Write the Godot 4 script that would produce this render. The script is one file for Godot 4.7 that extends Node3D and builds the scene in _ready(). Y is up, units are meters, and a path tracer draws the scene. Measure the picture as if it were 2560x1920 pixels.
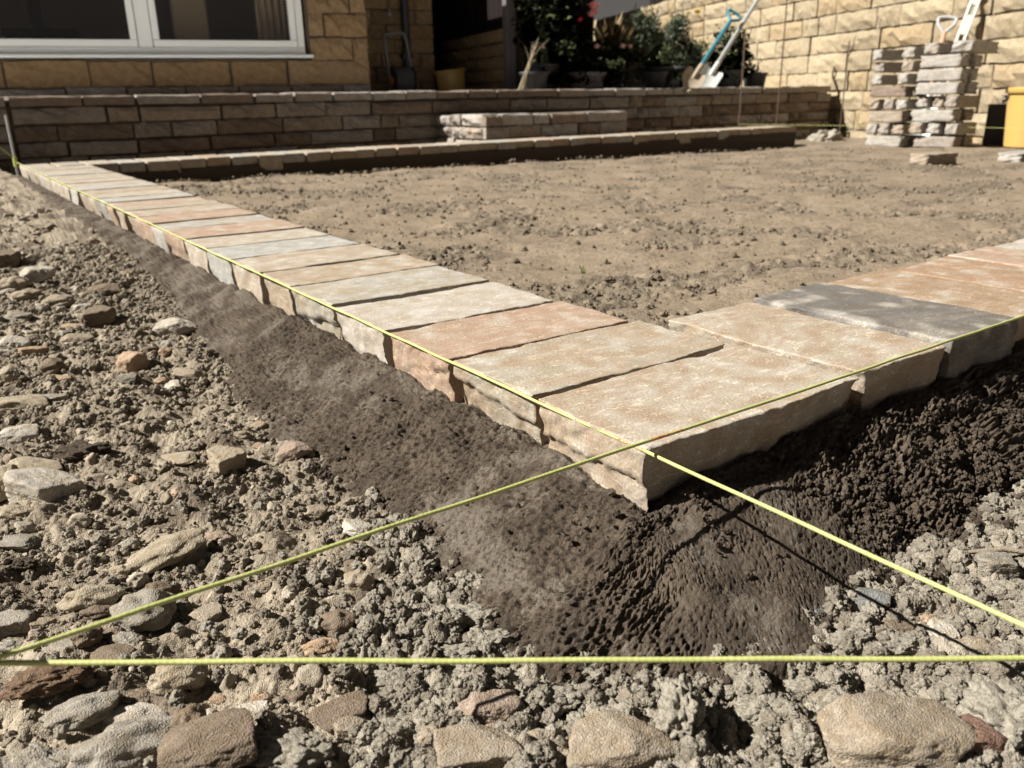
extends Node3D
# A stone edging being laid round a bare patio: camera and light first, then the ground and walls, then the things, small details last.

var M := {}                      # materials
var taken := {}                  # how often each name has been used
var lattices := {}
var N_soft := FastNoiseLite.new()
var N_fbm := FastNoiseLite.new()
var N_cell := FastNoiseLite.new()
var N_crack := FastNoiseLite.new()
var N_ridge := FastNoiseLite.new()


# ---------------------------------------------------------------- names and labels
func numbered(called: String) -> String:
	var k: int = taken.get(called, 0)
	taken[called] = k + 1
	return called if k == 0 else "%s_%03d" % [called, k]


func tag(o: Node, label: String, category := "", group := "", kind := ""):
	if label: o.set_meta("label", label)
	if category: o.set_meta("category", category)
	if group: o.set_meta("group", group)
	if kind: o.set_meta("kind", kind)
	return o


func base(called: String, at: Vector3, turn := 0.0) -> Node3D:
	var o := Node3D.new()
	o.name = numbered(called)
	add_child(o, true)
	o.position = at
	o.rotation.y = turn
	return o


func put(mesh: Mesh, called: String, material: Material, parent: Node = null) -> MeshInstance3D:
	var o := MeshInstance3D.new()
	o.name = called if parent else numbered(called)
	o.mesh = mesh
	if material: o.material_override = material
	(parent if parent else self).add_child(o, true)
	return o


# ---------------------------------------------------------------- mesh helpers
func arrays_mesh(v: PackedVector3Array, n: PackedVector3Array, c: PackedColorArray, idx: PackedInt32Array) -> ArrayMesh:
	var a := []
	a.resize(Mesh.ARRAY_MAX)
	a[Mesh.ARRAY_VERTEX] = v
	a[Mesh.ARRAY_NORMAL] = n
	if c.size() == v.size(): a[Mesh.ARRAY_COLOR] = c
	a[Mesh.ARRAY_INDEX] = idx
	var m := ArrayMesh.new()
	m.add_surface_from_arrays(Mesh.PRIMITIVE_TRIANGLES, a)
	return m


func smooth_normals(v: PackedVector3Array, idx: PackedInt32Array) -> PackedVector3Array:
	var n := PackedVector3Array()
	n.resize(v.size())
	for t in range(0, idx.size(), 3):
		var a := idx[t]
		var b := idx[t + 1]
		var c := idx[t + 2]
		var f := (v[c] - v[a]).cross(v[b] - v[a])
		n[a] += f
		n[b] += f
		n[c] += f
	for k in n.size():
		n[k] = n[k].normalized()
	return n


func flat_mesh(v: PackedVector3Array, idx: PackedInt32Array) -> ArrayMesh:
	# every face with its own corners, for crisp edges
	var vv := PackedVector3Array()
	var nn := PackedVector3Array()
	var ii := PackedInt32Array()
	for t in range(0, idx.size(), 3):
		var a := v[idx[t]]
		var b := v[idx[t + 1]]
		var c := v[idx[t + 2]]
		var f := (c - a).cross(b - a).normalized()
		for p in [a, b, c]:
			ii.append(vv.size())
			vv.append(p)
			nn.append(f)
	return arrays_mesh(vv, nn, PackedColorArray(), ii)


func lattice(nx: int, ny: int, nz: int) -> Array:
	# a box of shared lattice points: [points as -1..1 per axis, triangle indices]
	var key := Vector3i(nx, ny, nz)
	if lattices.has(key): return lattices[key]
	var ids := {}
	var pts := PackedVector3Array()
	var idx := PackedInt32Array()
	var dims := [nx, ny, nz]
	for axis in 3:
		var u := (axis + 1) % 3
		var w := (axis + 2) % 3
		for side in [0, 1]:
			for i in dims[u]:
				for j in dims[w]:
					var q := PackedInt32Array()
					for d in [[0, 0], [1, 0], [1, 1], [0, 1]]:
						var p := Vector3i.ZERO
						p[axis] = dims[axis] * side
						p[u] = i + d[0]
						p[w] = j + d[1]
						if not ids.has(p):
							ids[p] = pts.size()
							pts.append(Vector3(2.0 * p.x / nx - 1.0, 2.0 * p.y / ny - 1.0, 2.0 * p.z / nz - 1.0))
						q.append(ids[p])
					if side == 1: idx.append_array(PackedInt32Array([q[0], q[2], q[1], q[0], q[3], q[2]]))
					else: idx.append_array(PackedInt32Array([q[0], q[1], q[2], q[0], q[2], q[3]]))
	lattices[key] = [pts, idx]
	return lattices[key]


func chamfer_box(size: Vector3, r := 0.004) -> ArrayMesh:
	# a box with bevelled edges, its base at y = 0
	var l := lattice(3, 3, 3)
	var v := PackedVector3Array()
	var h := size / 2.0
	for p in l[0]:
		var q := Vector3.ZERO
		var ends := 0
		for k in 3:
			ends += 1 if absf(p[k]) > 0.9 else 0
		for k in 3:
			var outer: bool = absf(p[k]) > 0.9
			q[k] = signf(p[k]) * (h[k] - (r * (0.3 if ends > 1 else 0.0) if outer else r))
		v.append(q + Vector3(0, h.y, 0))
	return arrays_mesh(v, smooth_normals(v, l[1]), PackedColorArray(), l[1]) if false else flat_mesh(v, l[1])


func tube(points: PackedVector3Array, radius: float, sides := 10, close := true) -> ArrayMesh:
	return tube_r(points, PackedFloat32Array([radius]), sides, close)


func tube_r(points: PackedVector3Array, radii: PackedFloat32Array, sides := 10, close := true) -> ArrayMesh:
	var v := PackedVector3Array()
	var idx := PackedInt32Array()
	var up := Vector3.UP
	for k in points.size():
		var t := (points[mini(k + 1, points.size() - 1)] - points[maxi(k - 1, 0)]).normalized()
		if absf(t.dot(up)) > 0.95: up = Vector3.RIGHT
		var a := t.cross(up).normalized()
		var b := a.cross(t).normalized()
		up = b
		var r := radii[mini(k, radii.size() - 1)]
		for s in sides:
			var w := TAU * s / sides
			v.append(points[k] + (a * cos(w) + b * sin(w)) * r)
	for k in points.size() - 1:
		for s in sides:
			var a := k * sides + s
			var b := k * sides + (s + 1) % sides
			idx.append_array(PackedInt32Array([a, b, a + sides, b, b + sides, a + sides]))
	if close:
		for e in [0, points.size() - 1]:
			var c := v.size()
			v.append(points[e])
			for s in sides:
				var a: int = e * sides + s
				var b: int = e * sides + (s + 1) % sides
				idx.append_array(PackedInt32Array([c, b, a]) if e == 0 else PackedInt32Array([c, a, b]))
	return arrays_mesh(v, smooth_normals(v, idx), PackedColorArray(), idx)


func lathe(profile: PackedVector2Array, sides := 28) -> ArrayMesh:
	# profile of (radius, height) pairs, turned about y
	var v := PackedVector3Array()
	var idx := PackedInt32Array()
	for p in profile:
		for s in sides:
			var w := TAU * s / sides
			v.append(Vector3(cos(w) * p.x, p.y, sin(w) * p.x))
	for k in profile.size() - 1:
		for s in sides:
			var a := k * sides + s
			var b := k * sides + (s + 1) % sides
			idx.append_array(PackedInt32Array([a, a + sides, b, b, a + sides, b + sides]))
	return arrays_mesh(v, smooth_normals(v, idx), PackedColorArray(), idx)


func sphere_points(sub: int) -> Array:
	# an icosphere: [unit points, indices]
	var key := "ico%d" % sub
	if lattices.has(key): return lattices[key]
	var g := (1.0 + sqrt(5.0)) / 2.0
	var p: Array[Vector3] = []
	for q in [Vector3(-1, g, 0), Vector3(1, g, 0), Vector3(-1, -g, 0), Vector3(1, -g, 0), Vector3(0, -1, g), Vector3(0, 1, g), Vector3(0, -1, -g), Vector3(0, 1, -g), Vector3(g, 0, -1), Vector3(g, 0, 1), Vector3(-g, 0, -1), Vector3(-g, 0, 1)]:
		p.append(q.normalized())
	var f := PackedInt32Array([0, 11, 5, 0, 5, 1, 0, 1, 7, 0, 7, 10, 0, 10, 11, 1, 5, 9, 5, 11, 4, 11, 10, 2, 10, 7, 6, 7, 1, 8, 3, 9, 4, 3, 4, 2, 3, 2, 6, 3, 6, 8, 3, 8, 9, 4, 9, 5, 2, 4, 11, 6, 2, 10, 8, 6, 7, 9, 8, 1])
	for s in sub:
		var mid := {}
		var out := PackedInt32Array()
		for t in range(0, f.size(), 3):
			var m := PackedInt32Array()
			for e in 3:
				var a := f[t + e]
				var b := f[t + (e + 1) % 3]
				var k := Vector2i(mini(a, b), maxi(a, b))
				if not mid.has(k):
					mid[k] = p.size()
					p.append(((p[a] + p[b]) / 2.0).normalized())
				m.append(mid[k])
			out.append_array(PackedInt32Array([f[t], m[0], m[2], f[t + 1], m[1], m[0], f[t + 2], m[2], m[1], m[0], m[1], m[2]]))
		f = out
	var pts := PackedVector3Array()
	for q in p: pts.append(q)
	for t in range(0, f.size(), 3):      # clockwise fronts
		var s := f[t + 1]
		f[t + 1] = f[t + 2]
		f[t + 2] = s
	lattices[key] = [pts, f]
	return lattices[key]


func rock_mesh(seed_: int, shape: String, sub: int) -> ArrayMesh:
	# a unit stone, about 1 across: "a" broken and angular, "r" water-worn, "f" flake, "c" crumbly lump
	var rng := RandomNumberGenerator.new()
	rng.seed = seed_ * 7919 + 13
	var l := sphere_points(sub)
	var planes: Array[Vector4] = []
	var count := 9 if shape == "a" else 7
	for k in count + 6:
		var d := Vector3(rng.randfn(), rng.randfn(), rng.randfn()).normalized()
		if k < 6:
			d = (Vector3(float(k == 0) - float(k == 1), float(k == 2) - float(k == 3), float(k == 4) - float(k == 5)) + Vector3(rng.randfn(), rng.randfn(), rng.randfn()) * 0.22).normalized()
		planes.append(Vector4(d.x, d.y, d.z, rng.randf_range(0.34, 0.46) if k < 6 else rng.randf_range(0.4, 0.52)))
	var o := Vector3(rng.randf(), rng.randf(), rng.randf()) * 50.0
	var v := PackedVector3Array()
	for p: Vector3 in l[0]:
		var r := 0.5
		if shape == "a" or shape == "f":
			var inv := 0.0
			for q in planes:      # soft minimum over the cut planes
				var c := (p.x * q.x + p.y * q.y + p.z * q.z) / q.w
				if c > 0.0: inv += pow(c, 26.0)
			r = pow(inv + 1e-9, -1.0 / 26.0)
			r = minf(r, 0.62)
			r *= 1.0 + 0.10 * N_fbm.get_noise_3dv(p * 2.4 + o) + 0.045 * N_ridge.get_noise_3dv(p * 4.0 + o) + 0.02 * N_fbm.get_noise_3dv(p * 12.0 + o)
		elif shape == "r":
			r = 0.46 * (1.0 + 0.20 * N_soft.get_noise_3dv(p * 1.5 + o) + 0.06 * N_fbm.get_noise_3dv(p * 3.5 + o) + 0.02 * N_fbm.get_noise_3dv(p * 13.0 + o))
		else:
			var k := N_cell.get_noise_3dv(p * 2.6 + o) + 1.0
			var k2 := N_cell.get_noise_3dv(p * 6.5 + o) + 1.0
			r = 0.36 * (1.0 + 0.30 * N_soft.get_noise_3dv(p * 1.2 + o)) + 0.13 * maxf(0.0, 1.0 - 1.9 * k * k) + 0.06 * maxf(0.0, 1.0 - 2.0 * k2 * k2) + 0.03 * N_fbm.get_noise_3dv(p * 9.0 + o)
		v.append(p * r)
	return arrays_mesh(v, smooth_normals(v, l[1]), PackedColorArray(), l[1])


func quad_block(seed_: int, cols := 5, rows := 2, swell := 0.3, rim_depth := 1.0) -> ArrayMesh:
	# a unit walling stone, rock-faced towards +z: x -0.5..0.5, y 0..1, z -1..0 (the face swells a little past 0)
	var rng := RandomNumberGenerator.new()
	rng.seed = seed_ * 101 + 7
	var v := PackedVector3Array()
	var idx := PackedInt32Array()
	var w := cols + 1
	var deep := rim_depth < 1.0
	if deep: rows = 3
	for j in rows + 1:
		for i in w:
			var rim := i == 0 or j == 0 or i == cols or j == rows
			var x := float(i) / cols - 0.5 + (0.0 if i == 0 or i == cols else rng.randf_range(-0.04, 0.04))
			var y := float(j) / rows + (0.0 if j == 0 or j == rows else rng.randf_range(-0.12, 0.12))
			if deep: y = [0.0, 0.12 + rng.randf_range(-0.03, 0.03), 0.86 + rng.randf_range(-0.05, 0.03), 1.0][j]
			if i == 0 or i == cols: x *= 1.0 + rng.randf_range(-0.025, 0.005)
			if j == 0 or j == rows: y += rng.randf_range(-0.035, 0.035)
			v.append(Vector3(x, y, (rng.randf_range(-0.05, -0.02) if deep and j == rows else rng.randf_range(-0.07, -0.02) * rim_depth) if rim else swell * rng.randf_range(0.0, 0.85)))
	for j in rows:
		for i in cols:
			var a := j * w + i
			idx.append_array(PackedInt32Array([a, a + w, a + 1, a + 1, a + w, a + w + 1]))
	# the four sides and the back
	var ring := PackedInt32Array()
	for i in cols: ring.append(i)
	for j in rows: ring.append(j * w + cols)
	for i in cols: ring.append(rows * w + cols - i)
	for j in rows: ring.append((rows - j) * w)
	var first := v.size()
	for k in ring.size(): v.append(Vector3(v[ring[k]].x, v[ring[k]].y, -1.0))
	for k in ring.size():
		var k2 := (k + 1) % ring.size()
		idx.append_array(PackedInt32Array([ring[k], ring[k2], first + k, ring[k2], first + k2, first + k]))
	for k in range(1, ring.size() - 1): idx.append_array(PackedInt32Array([first, first + k, first + k + 1]))
	return flat_mesh(v, idx)


# ---------------------------------------------------------------- textures and materials
func noise_bytes(seed_: int, freq: float, kind: int, octaves: int, w := 1024, h := 1024) -> PackedByteArray:
	var n := FastNoiseLite.new()
	n.seed = seed_
	n.noise_type = kind
	n.frequency = freq
	n.fractal_type = FastNoiseLite.FRACTAL_FBM if octaves > 1 else FastNoiseLite.FRACTAL_NONE
	n.fractal_octaves = octaves
	n.fractal_gain = 0.55
	n.cellular_return_type = FastNoiseLite.RETURN_DISTANCE
	var im := n.get_seamless_image(w, h)
	im.convert(Image.FORMAT_L8)
	if w != 1024 or h != 1024: im.resize(1024, 1024, Image.INTERPOLATE_CUBIC)
	return im.get_data()


func texture_of(bytes: PackedByteArray, format: int) -> ImageTexture:
	return ImageTexture.create_from_image(Image.create_from_data(1024, 1024, false, format, bytes))


func make_textures():
	var fine := noise_bytes(3, 0.09, FastNoiseLite.TYPE_SIMPLEX_SMOOTH, 4)
	var broad := noise_bytes(5, 0.008, FastNoiseLite.TYPE_SIMPLEX_SMOOTH, 4)
	var scuff := noise_bytes(9, 0.028, FastNoiseLite.TYPE_SIMPLEX_SMOOTH, 4, 512, 1024)
	var hair := noise_bytes(29, 0.03, FastNoiseLite.TYPE_SIMPLEX_SMOOTH, 3, 256, 1024)
	var grain := noise_bytes(11, 0.05, FastNoiseLite.TYPE_CELLULAR, 3)
	var pebble := noise_bytes(17, 0.022, FastNoiseLite.TYPE_CELLULAR, 4)
	var stone := PackedByteArray()
	var soil := PackedByteArray()
	var stone_h := PackedByteArray()
	var soil_h := PackedByteArray()
	stone.resize(1024 * 1024 * 3)
	soil.resize(1024 * 1024 * 3)
	stone_h.resize(1024 * 1024)
	soil_h.resize(1024 * 1024)
	var to_srgb := PackedByteArray()
	for k in 1025: to_srgb.append(int(255.0 * pow(k / 1024.0, 1.0 / 2.2)))
	for k in 1024 * 1024:
		var f := fine[k] / 255.0
		var b := broad[k] / 255.0
		var s := clampf(smoothstep(0.64, 0.74, scuff[k] / 255.0) * smoothstep(0.42, 0.62, f) + 0.7 * smoothstep(0.66, 0.76, hair[k] / 255.0) * smoothstep(0.4, 0.7, b), 0.0, 1.0)
		var v := 0.66 + 0.34 * (f - 0.5) + 0.22 * (b - 0.5)
		var r := v + (0.04 - 0.08 * b)
		var g := v
		var l := v - (0.06 - 0.12 * b)
		stone[3 * k] = to_srgb[int(1024.0 * clampf(lerpf(r, 0.98, s), 0.0, 1.0))]
		stone[3 * k + 1] = to_srgb[int(1024.0 * clampf(lerpf(g, 0.99, s), 0.0, 1.0))]
		stone[3 * k + 2] = to_srgb[int(1024.0 * clampf(lerpf(l, 1.0, s), 0.0, 1.0))]
		stone_h[k] = int(255.0 * clampf(0.55 * f + 0.3 * (grain[k] / 255.0) + 0.15 * b, 0.0, 1.0))
		var p := pebble[k] / 255.0
		var e := 0.72 + 0.3 * (b - 0.5) + 0.26 * (f - 0.5) + 0.18 * (0.5 - p)
		soil[3 * k] = to_srgb[int(1024.0 * clampf(e, 0.05, 1.0))]
		soil[3 * k + 1] = to_srgb[int(1024.0 * clampf(e * 0.985, 0.05, 1.0))]
		soil[3 * k + 2] = to_srgb[int(1024.0 * clampf(e * 0.96, 0.05, 1.0))]
		soil_h[k] = int(255.0 * clampf(0.6 * (1.0 - p) + 0.4 * f, 0.0, 1.0))
	M.t_stone = texture_of(stone, Image.FORMAT_RGB8)
	M.t_soil = texture_of(soil, Image.FORMAT_RGB8)
	M.t_stone_h = texture_of(stone_h, Image.FORMAT_L8)
	M.t_soil_h = texture_of(soil_h, Image.FORMAT_L8)


func surface(called: String, albedo: Texture2D, height: Texture2D, tile: float, relief: float, rough: float, color := Color(1, 1, 1), by_vertex := false) -> StandardMaterial3D:
	# color is a linear base colour; tile in metres; relief in centimetres
	var m := StandardMaterial3D.new()
	m.resource_name = called
	m.albedo_color = color.linear_to_srgb()
	m.roughness = rough
	m.metallic_specular = 0.3
	m.vertex_color_use_as_albedo = by_vertex
	if albedo: m.albedo_texture = albedo
	if height:
		m.heightmap_enabled = true
		m.heightmap_texture = height
		m.heightmap_scale = relief
	if albedo or height:
		m.uv1_triplanar = true
		m.uv1_world_triplanar = true
		m.uv1_scale = Vector3.ONE / tile
		m.uv1_triplanar_sharpness = 8.0
	return m


func plain(called: String, color: Color, rough := 0.6, metallic := 0.0) -> StandardMaterial3D:
	var m := StandardMaterial3D.new()
	m.resource_name = called
	m.albedo_color = color.linear_to_srgb()
	m.roughness = rough
	m.metallic = metallic
	return m


func make_materials():
	make_textures()
	M.sett = surface("sandstone sett", M.t_stone, M.t_stone_h, 0.30, 0.045, 0.85, Color(1.35, 1.35, 1.35), true)
	M.ground = surface("rubble and dried mud", M.t_soil, M.t_soil_h, 0.10, 0.35, 0.95, Color(1.3, 1.3, 1.3), true)
	M.soil = surface("raked earth", M.t_soil, M.t_soil_h, 0.16, 0.35, 0.95, Color(1.3, 1.3, 1.3), true)
	M.mortar = surface("damp mortar", M.t_soil, M.t_soil_h, 0.06, 0.30, 0.9, Color(1.3, 1.3, 1.3), true)
	M.crumb = surface("dry mortar crumbs", M.t_soil, M.t_soil_h, 0.05, 0.25, 0.95, Color(1.3, 1.3, 1.3), true)
	var tints := {"pale": Color(0.39, 0.345, 0.285), "buff": Color(0.31, 0.255, 0.185), "grey": Color(0.245, 0.215, 0.175), "brown": Color(0.165, 0.125, 0.09), "pinkish": Color(0.27, 0.205, 0.16), "orange": Color(0.33, 0.235, 0.16), "tan": Color(0.265, 0.215, 0.16), "red": Color(0.165, 0.10, 0.075), "slate": Color(0.155, 0.15, 0.14), "chalk": Color(0.33, 0.30, 0.25), "soil": Color(0.09, 0.07, 0.053)}
	for t in tints:
		var lumpy: bool = t == "chalk" or t == "soil"
		M["rock_" + t] = surface(t + " stone", M.t_soil if lumpy else M.t_stone, M.t_soil_h if lumpy else M.t_stone_h, 0.05 if lumpy else 0.13, 0.25 if lumpy else 0.14, 0.92, tints[t] * 1.35)
	for t in [["walling_grey", Color(0.30, 0.26, 0.225)], ["walling_buff", Color(0.31, 0.255, 0.20)], ["walling_brown", Color(0.215, 0.165, 0.13)], ["walling_cool", Color(0.345, 0.315, 0.28)]]:
		M[t[0]] = surface("walling stone", M.t_stone, M.t_stone_h, 0.35, 0.3, 0.9, t[1] * 1.35)
	for t in [["block_gold", Color(0.315, 0.24, 0.147)], ["block_sand", Color(0.30, 0.242, 0.162)], ["block_light", Color(0.345, 0.28, 0.187)]]:
		M[t[0]] = surface("pitched block", M.t_stone, M.t_stone_h, 0.4, 0.4, 0.92, t[1] * 1.35)
	for t in [["house_a", Color(0.285, 0.185, 0.098)], ["house_b", Color(0.255, 0.175, 0.098)], ["house_c", Color(0.31, 0.21, 0.118)]]:
		M[t[0]] = surface("house block", M.t_stone, M.t_stone_h, 0.4, 0.4, 0.92, t[1] * 1.35)
	M.joint = surface("pointing", M.t_soil, M.t_soil_h, 0.2, 0.2, 0.95, Color(0.20, 0.165, 0.125) * 1.3)
	M.joint_dark = surface("deep joint", M.t_soil, M.t_soil_h, 0.2, 0.2, 0.95, Color(0.12, 0.095, 0.075) * 1.3)
	M.white = plain("white window plastic", Color(0.80, 0.81, 0.80), 0.3)
	M.dark = plain("dark timber", Color(0.016, 0.012, 0.011), 0.95)
	M.dark.metallic_specular = 0.15
	M.post = plain("painted post", Color(0.11, 0.095, 0.095), 0.6)
	M.pipe = plain("black plastic pipe", Color(0.03, 0.026, 0.03), 0.45)
	M.crate = plain("dark crate plastic", Color(0.075, 0.07, 0.075), 0.55)
	M.room = plain("dim room", Color(0.24, 0.18, 0.14), 0.8)
	M.curtain = plain("tan curtain", Color(0.36, 0.27, 0.18), 0.9)
	M.steel = plain("dull steel", Color(0.40, 0.41, 0.41), 0.45, 0.3)
	M.bare_steel = plain("worn spade steel", Color(0.55, 0.56, 0.54), 0.45, 0.15)
	M.rust = plain("rusty rod", Color(0.10, 0.065, 0.045), 0.8, 0.2)
	M.teal = plain("teal handle", Color(0.035, 0.17, 0.22), 0.45)
	M.shaft = plain("wooden shaft", Color(0.36, 0.21, 0.13), 0.6)
	M.grip = plain("grey plastic grip", Color(0.34, 0.34, 0.33), 0.5)
	M.muddy = surface("dried mud on steel", M.t_soil, M.t_soil_h, 0.1, 0.2, 0.95, Color(0.36, 0.30, 0.23) * 1.3)
	M.yellow = plain("yellow plastic", Color(0.44, 0.29, 0.09), 0.45)
	M.black_pot = plain("black plant pot", Color(0.018, 0.017, 0.018), 0.55)
	M.grey_pot = plain("grey plant pot", Color(0.10, 0.09, 0.09), 0.6)
	M.level = plain("white painted level", Color(0.82, 0.81, 0.76), 0.35)
	M.level_mark = plain("vial", Color(0.45, 0.44, 0.34), 0.3)
	M.orange = plain("orange plastic", Color(0.55, 0.14, 0.03), 0.45)
	M.hose = plain("grey hose", Color(0.10, 0.095, 0.10), 0.5)
	M.bark = surface("rotten bark", M.t_soil, M.t_soil_h, 0.06, 0.3, 0.95, Color(0.2, 0.135, 0.09) * 1.3)
	M.straw = plain("dry stalks", Color(0.26, 0.21, 0.13), 0.85)
	var g := StandardMaterial3D.new()
	g.resource_name = "window glass"
	g.albedo_color = Color(0.1, 0.1, 0.1, 0.04)
	g.transparency = BaseMaterial3D.TRANSPARENCY_ALPHA
	g.roughness = 0.03
	M.glass = g
	for t in [["leaf_deep", Color(0.11, 0.135, 0.062)], ["leaf_mid", Color(0.165, 0.20, 0.09)], ["leaf_fresh", Color(0.22, 0.26, 0.12)], ["leaf_blue", Color(0.17, 0.20, 0.125)], ["leaf_dry", Color(0.17, 0.12, 0.055)]]:
		var m := plain("leaf", t[1], 0.55)
		m.backlight_enabled = true
		m.backlight = (t[1] * 1.5).linear_to_srgb()
		m.cull_mode = BaseMaterial3D.CULL_DISABLED
		M[t[0]] = m
	M.pink = plain("pink petal", Color(0.75, 0.30, 0.30), 0.6)
	M.blush = plain("blush petal", Color(0.78, 0.52, 0.46), 0.6)
	M.crimson = plain("crimson petal", Color(0.55, 0.03, 0.06), 0.6)
	M.lemon = plain("yellow petal", Color(0.75, 0.58, 0.08), 0.6)
	var st := plain("fluorescent braided line", Color(0.62, 0.78, 0.13), 0.65)
	st.vertex_color_use_as_albedo = true
	st.albedo_color = Color(1, 1, 1)
	M.line = st


# ---------------------------------------------------------------- the lie of the land
# The outer corner of the edging is the origin; the long arm runs towards -z, the short arm towards +x, their tops at y = 0.
const FALL := [[0.5, -0.098], [0.0, -0.095], [-0.2, -0.093], [-0.5, -0.082], [-0.9, -0.064], [-1.5, -0.05], [-3.0, -0.036], [-9.0, -0.034]]
const HAUNCH := [[0.5, 0.098], [-0.15, 0.098], [-0.45, 0.108], [-0.75, 0.085], [-1.0, 0.06], [-1.5, 0.042], [-3.4, 0.03]]


func along(table: Array, z: float) -> float:
	for k in table.size() - 1:
		if z >= table[k + 1][0]:
			return lerpf(table[k + 1][1], table[k][1], clampf((z - table[k + 1][0]) / (table[k][0] - table[k + 1][0]), 0.0, 1.0))
	return table[-1][1]


func outside(x: float, z: float) -> float:
	# how far outside the edging; negative inside
	if x < 0.0 and z > 0.0: return sqrt(x * x + z * z)
	if x < 0.0: return -x
	if z > 0.0: return z
	return -minf(x, -z)


func haunch_width(x: float, z: float) -> float:
	return along(HAUNCH, z) if x <= 0.0 else lerpf(0.098, 0.07, clampf((x - 0.05) / 0.8, 0.0, 1.0))


func bank(x: float, z: float) -> float:
	var y := along(FALL, z)
	var d := outside(x, z)
	var w := haunch_width(x, z)
	y -= 0.035 * (1.0 - smoothstep(0.6 * w, 1.0 * w, d))
	return y + 0.007 * N_soft.get_noise_2d(x * 14.0, z * 14.0) + 0.005 * N_soft.get_noise_2d(x * 34.0 + 7.0, z * 34.0)


func crumbly(x: float, z: float) -> float:
	# 1 where dry mortar has crumbled over the ground, in front of the corner
	var d := outside(x, z)
	var n := N_soft.get_noise_2d(x * 18.0 + 3.0, z * 18.0)
	var c := smoothstep(-0.28, -0.13, x + z * 0.6 + 0.08 * n) * (1.0 - smoothstep(0.28, 0.42, d + 0.05 * n))
	return c * (1.0 if z > -0.12 else smoothstep(-0.3, -0.1, z))


func inner_soil(x: float, z: float) -> float:
	return -0.03 - 0.012 * maxf(0.0, x - 0.3) + 0.013 * z


func spaced(low: float, fine_a: float, fine_b: float, high: float, step: float, grow: float, most: float) -> PackedFloat32Array:
	var left := PackedFloat32Array()
	var s := step
	var p := fine_a
	while p > low:
		s = minf(s * grow, most)
		p -= s
		left.append(p)
	left.reverse()
	p = fine_a
	while p < fine_b:
		left.append(p)
		p += step
	s = step
	while p < high:
		left.append(p)
		s = minf(s * grow, most)
		p += s
	left.append(high)
	return left


func sheet(xs: PackedFloat32Array, zs: PackedFloat32Array, height: Callable, color: Callable, keep: Callable) -> ArrayMesh:
	var nx := xs.size()
	var nz := zs.size()
	var v := PackedVector3Array()
	var c := PackedColorArray()
	var used := PackedByteArray()
	v.resize(nx * nz)
	c.resize(nx * nz)
	used.resize(nx * nz)
	for j in nz:
		for i in nx:
			var k := j * nx + i
			if not keep.call(xs[i], zs[j]): continue
			used[k] = 1
			v[k] = Vector3(xs[i], height.call(xs[i], zs[j]), zs[j])
			c[k] = color.call(xs[i], zs[j], v[k].y)
	var idx := PackedInt32Array()
	for j in nz - 1:
		for i in nx - 1:
			var a := j * nx + i
			if used[a] and used[a + 1] and used[a + nx] and used[a + nx + 1]:
				idx.append_array(PackedInt32Array([a, a + 1, a + nx, a + 1, a + nx + 1, a + nx]))
	var map := PackedInt32Array()
	map.resize(nx * nz)
	var vv := PackedVector3Array()
	var cc := PackedColorArray()
	for k in nx * nz:
		if used[k]:
			map[k] = vv.size()
			vv.append(v[k])
			cc.append(c[k])
	for k in idx.size(): idx[k] = map[idx[k]]
	return arrays_mesh(vv, smooth_normals(vv, idx), cc, idx)


func bank_height(x: float, z: float) -> float:
	var y := bank(x, z)
	var p := Vector3(x, 0.0, z)
	var c := crumbly(x, z)
	# pebbly lumps of two sizes, and grit
	var wx := x + 0.004 * N_soft.get_noise_2d(x * 160.0, z * 160.0)
	var wz := z + 0.004 * N_soft.get_noise_2d(x * 160.0 + 31.0, z * 160.0)
	var big := N_cell.get_noise_2d(wx * 70.0, wz * 70.0)
	var small := N_cell.get_noise_2d(wx * 190.0, wz * 190.0)
	var rough := 0.35 + 0.65 * smoothstep(-0.25, 0.35, N_soft.get_noise_2d(x * 9.0 + 40.0, z * 9.0))
	rough = lerpf(rough, 1.25, c)
	y += rough * (-0.0036 * (big + 0.55) - 0.0022 * (small + 0.5))
	y += 0.0030 * N_fbm.get_noise_2d(x * 60.0, z * 60.0) + (0.0008 + 0.0012 * rough) * N_fbm.get_noise_2d(x * 260.0, z * 260.0)
	y += c * 0.012 * N_fbm.get_noise_2d(x * 42.0 + 17.0, z * 42.0)
	return y


func bank_color(x: float, z: float, _y: float) -> Color:
	var c := crumbly(x, z)
	var n := N_fbm.get_noise_2d(x * 22.0 + 9.0, z * 22.0)
	var m := N_soft.get_noise_2d(x * 7.0 + 90.0, z * 7.0)
	var mud := Color(0.285, 0.238, 0.183).lerp(Color(0.37, 0.315, 0.245), smoothstep(-0.3, 0.4, n + 0.3 * m))
	mud = mud.lerp(Color(0.135, 0.104, 0.078), 0.8 * smoothstep(0.18, 0.42, m + 0.35 * n))          # damp brown patches
	var dry := Color(0.235, 0.2, 0.158).lerp(Color(0.33, 0.295, 0.242), smoothstep(-0.3, 0.3, n))
	return mud.lerp(dry, smoothstep(0.25, 0.75, c + 0.5 * n))


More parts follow.
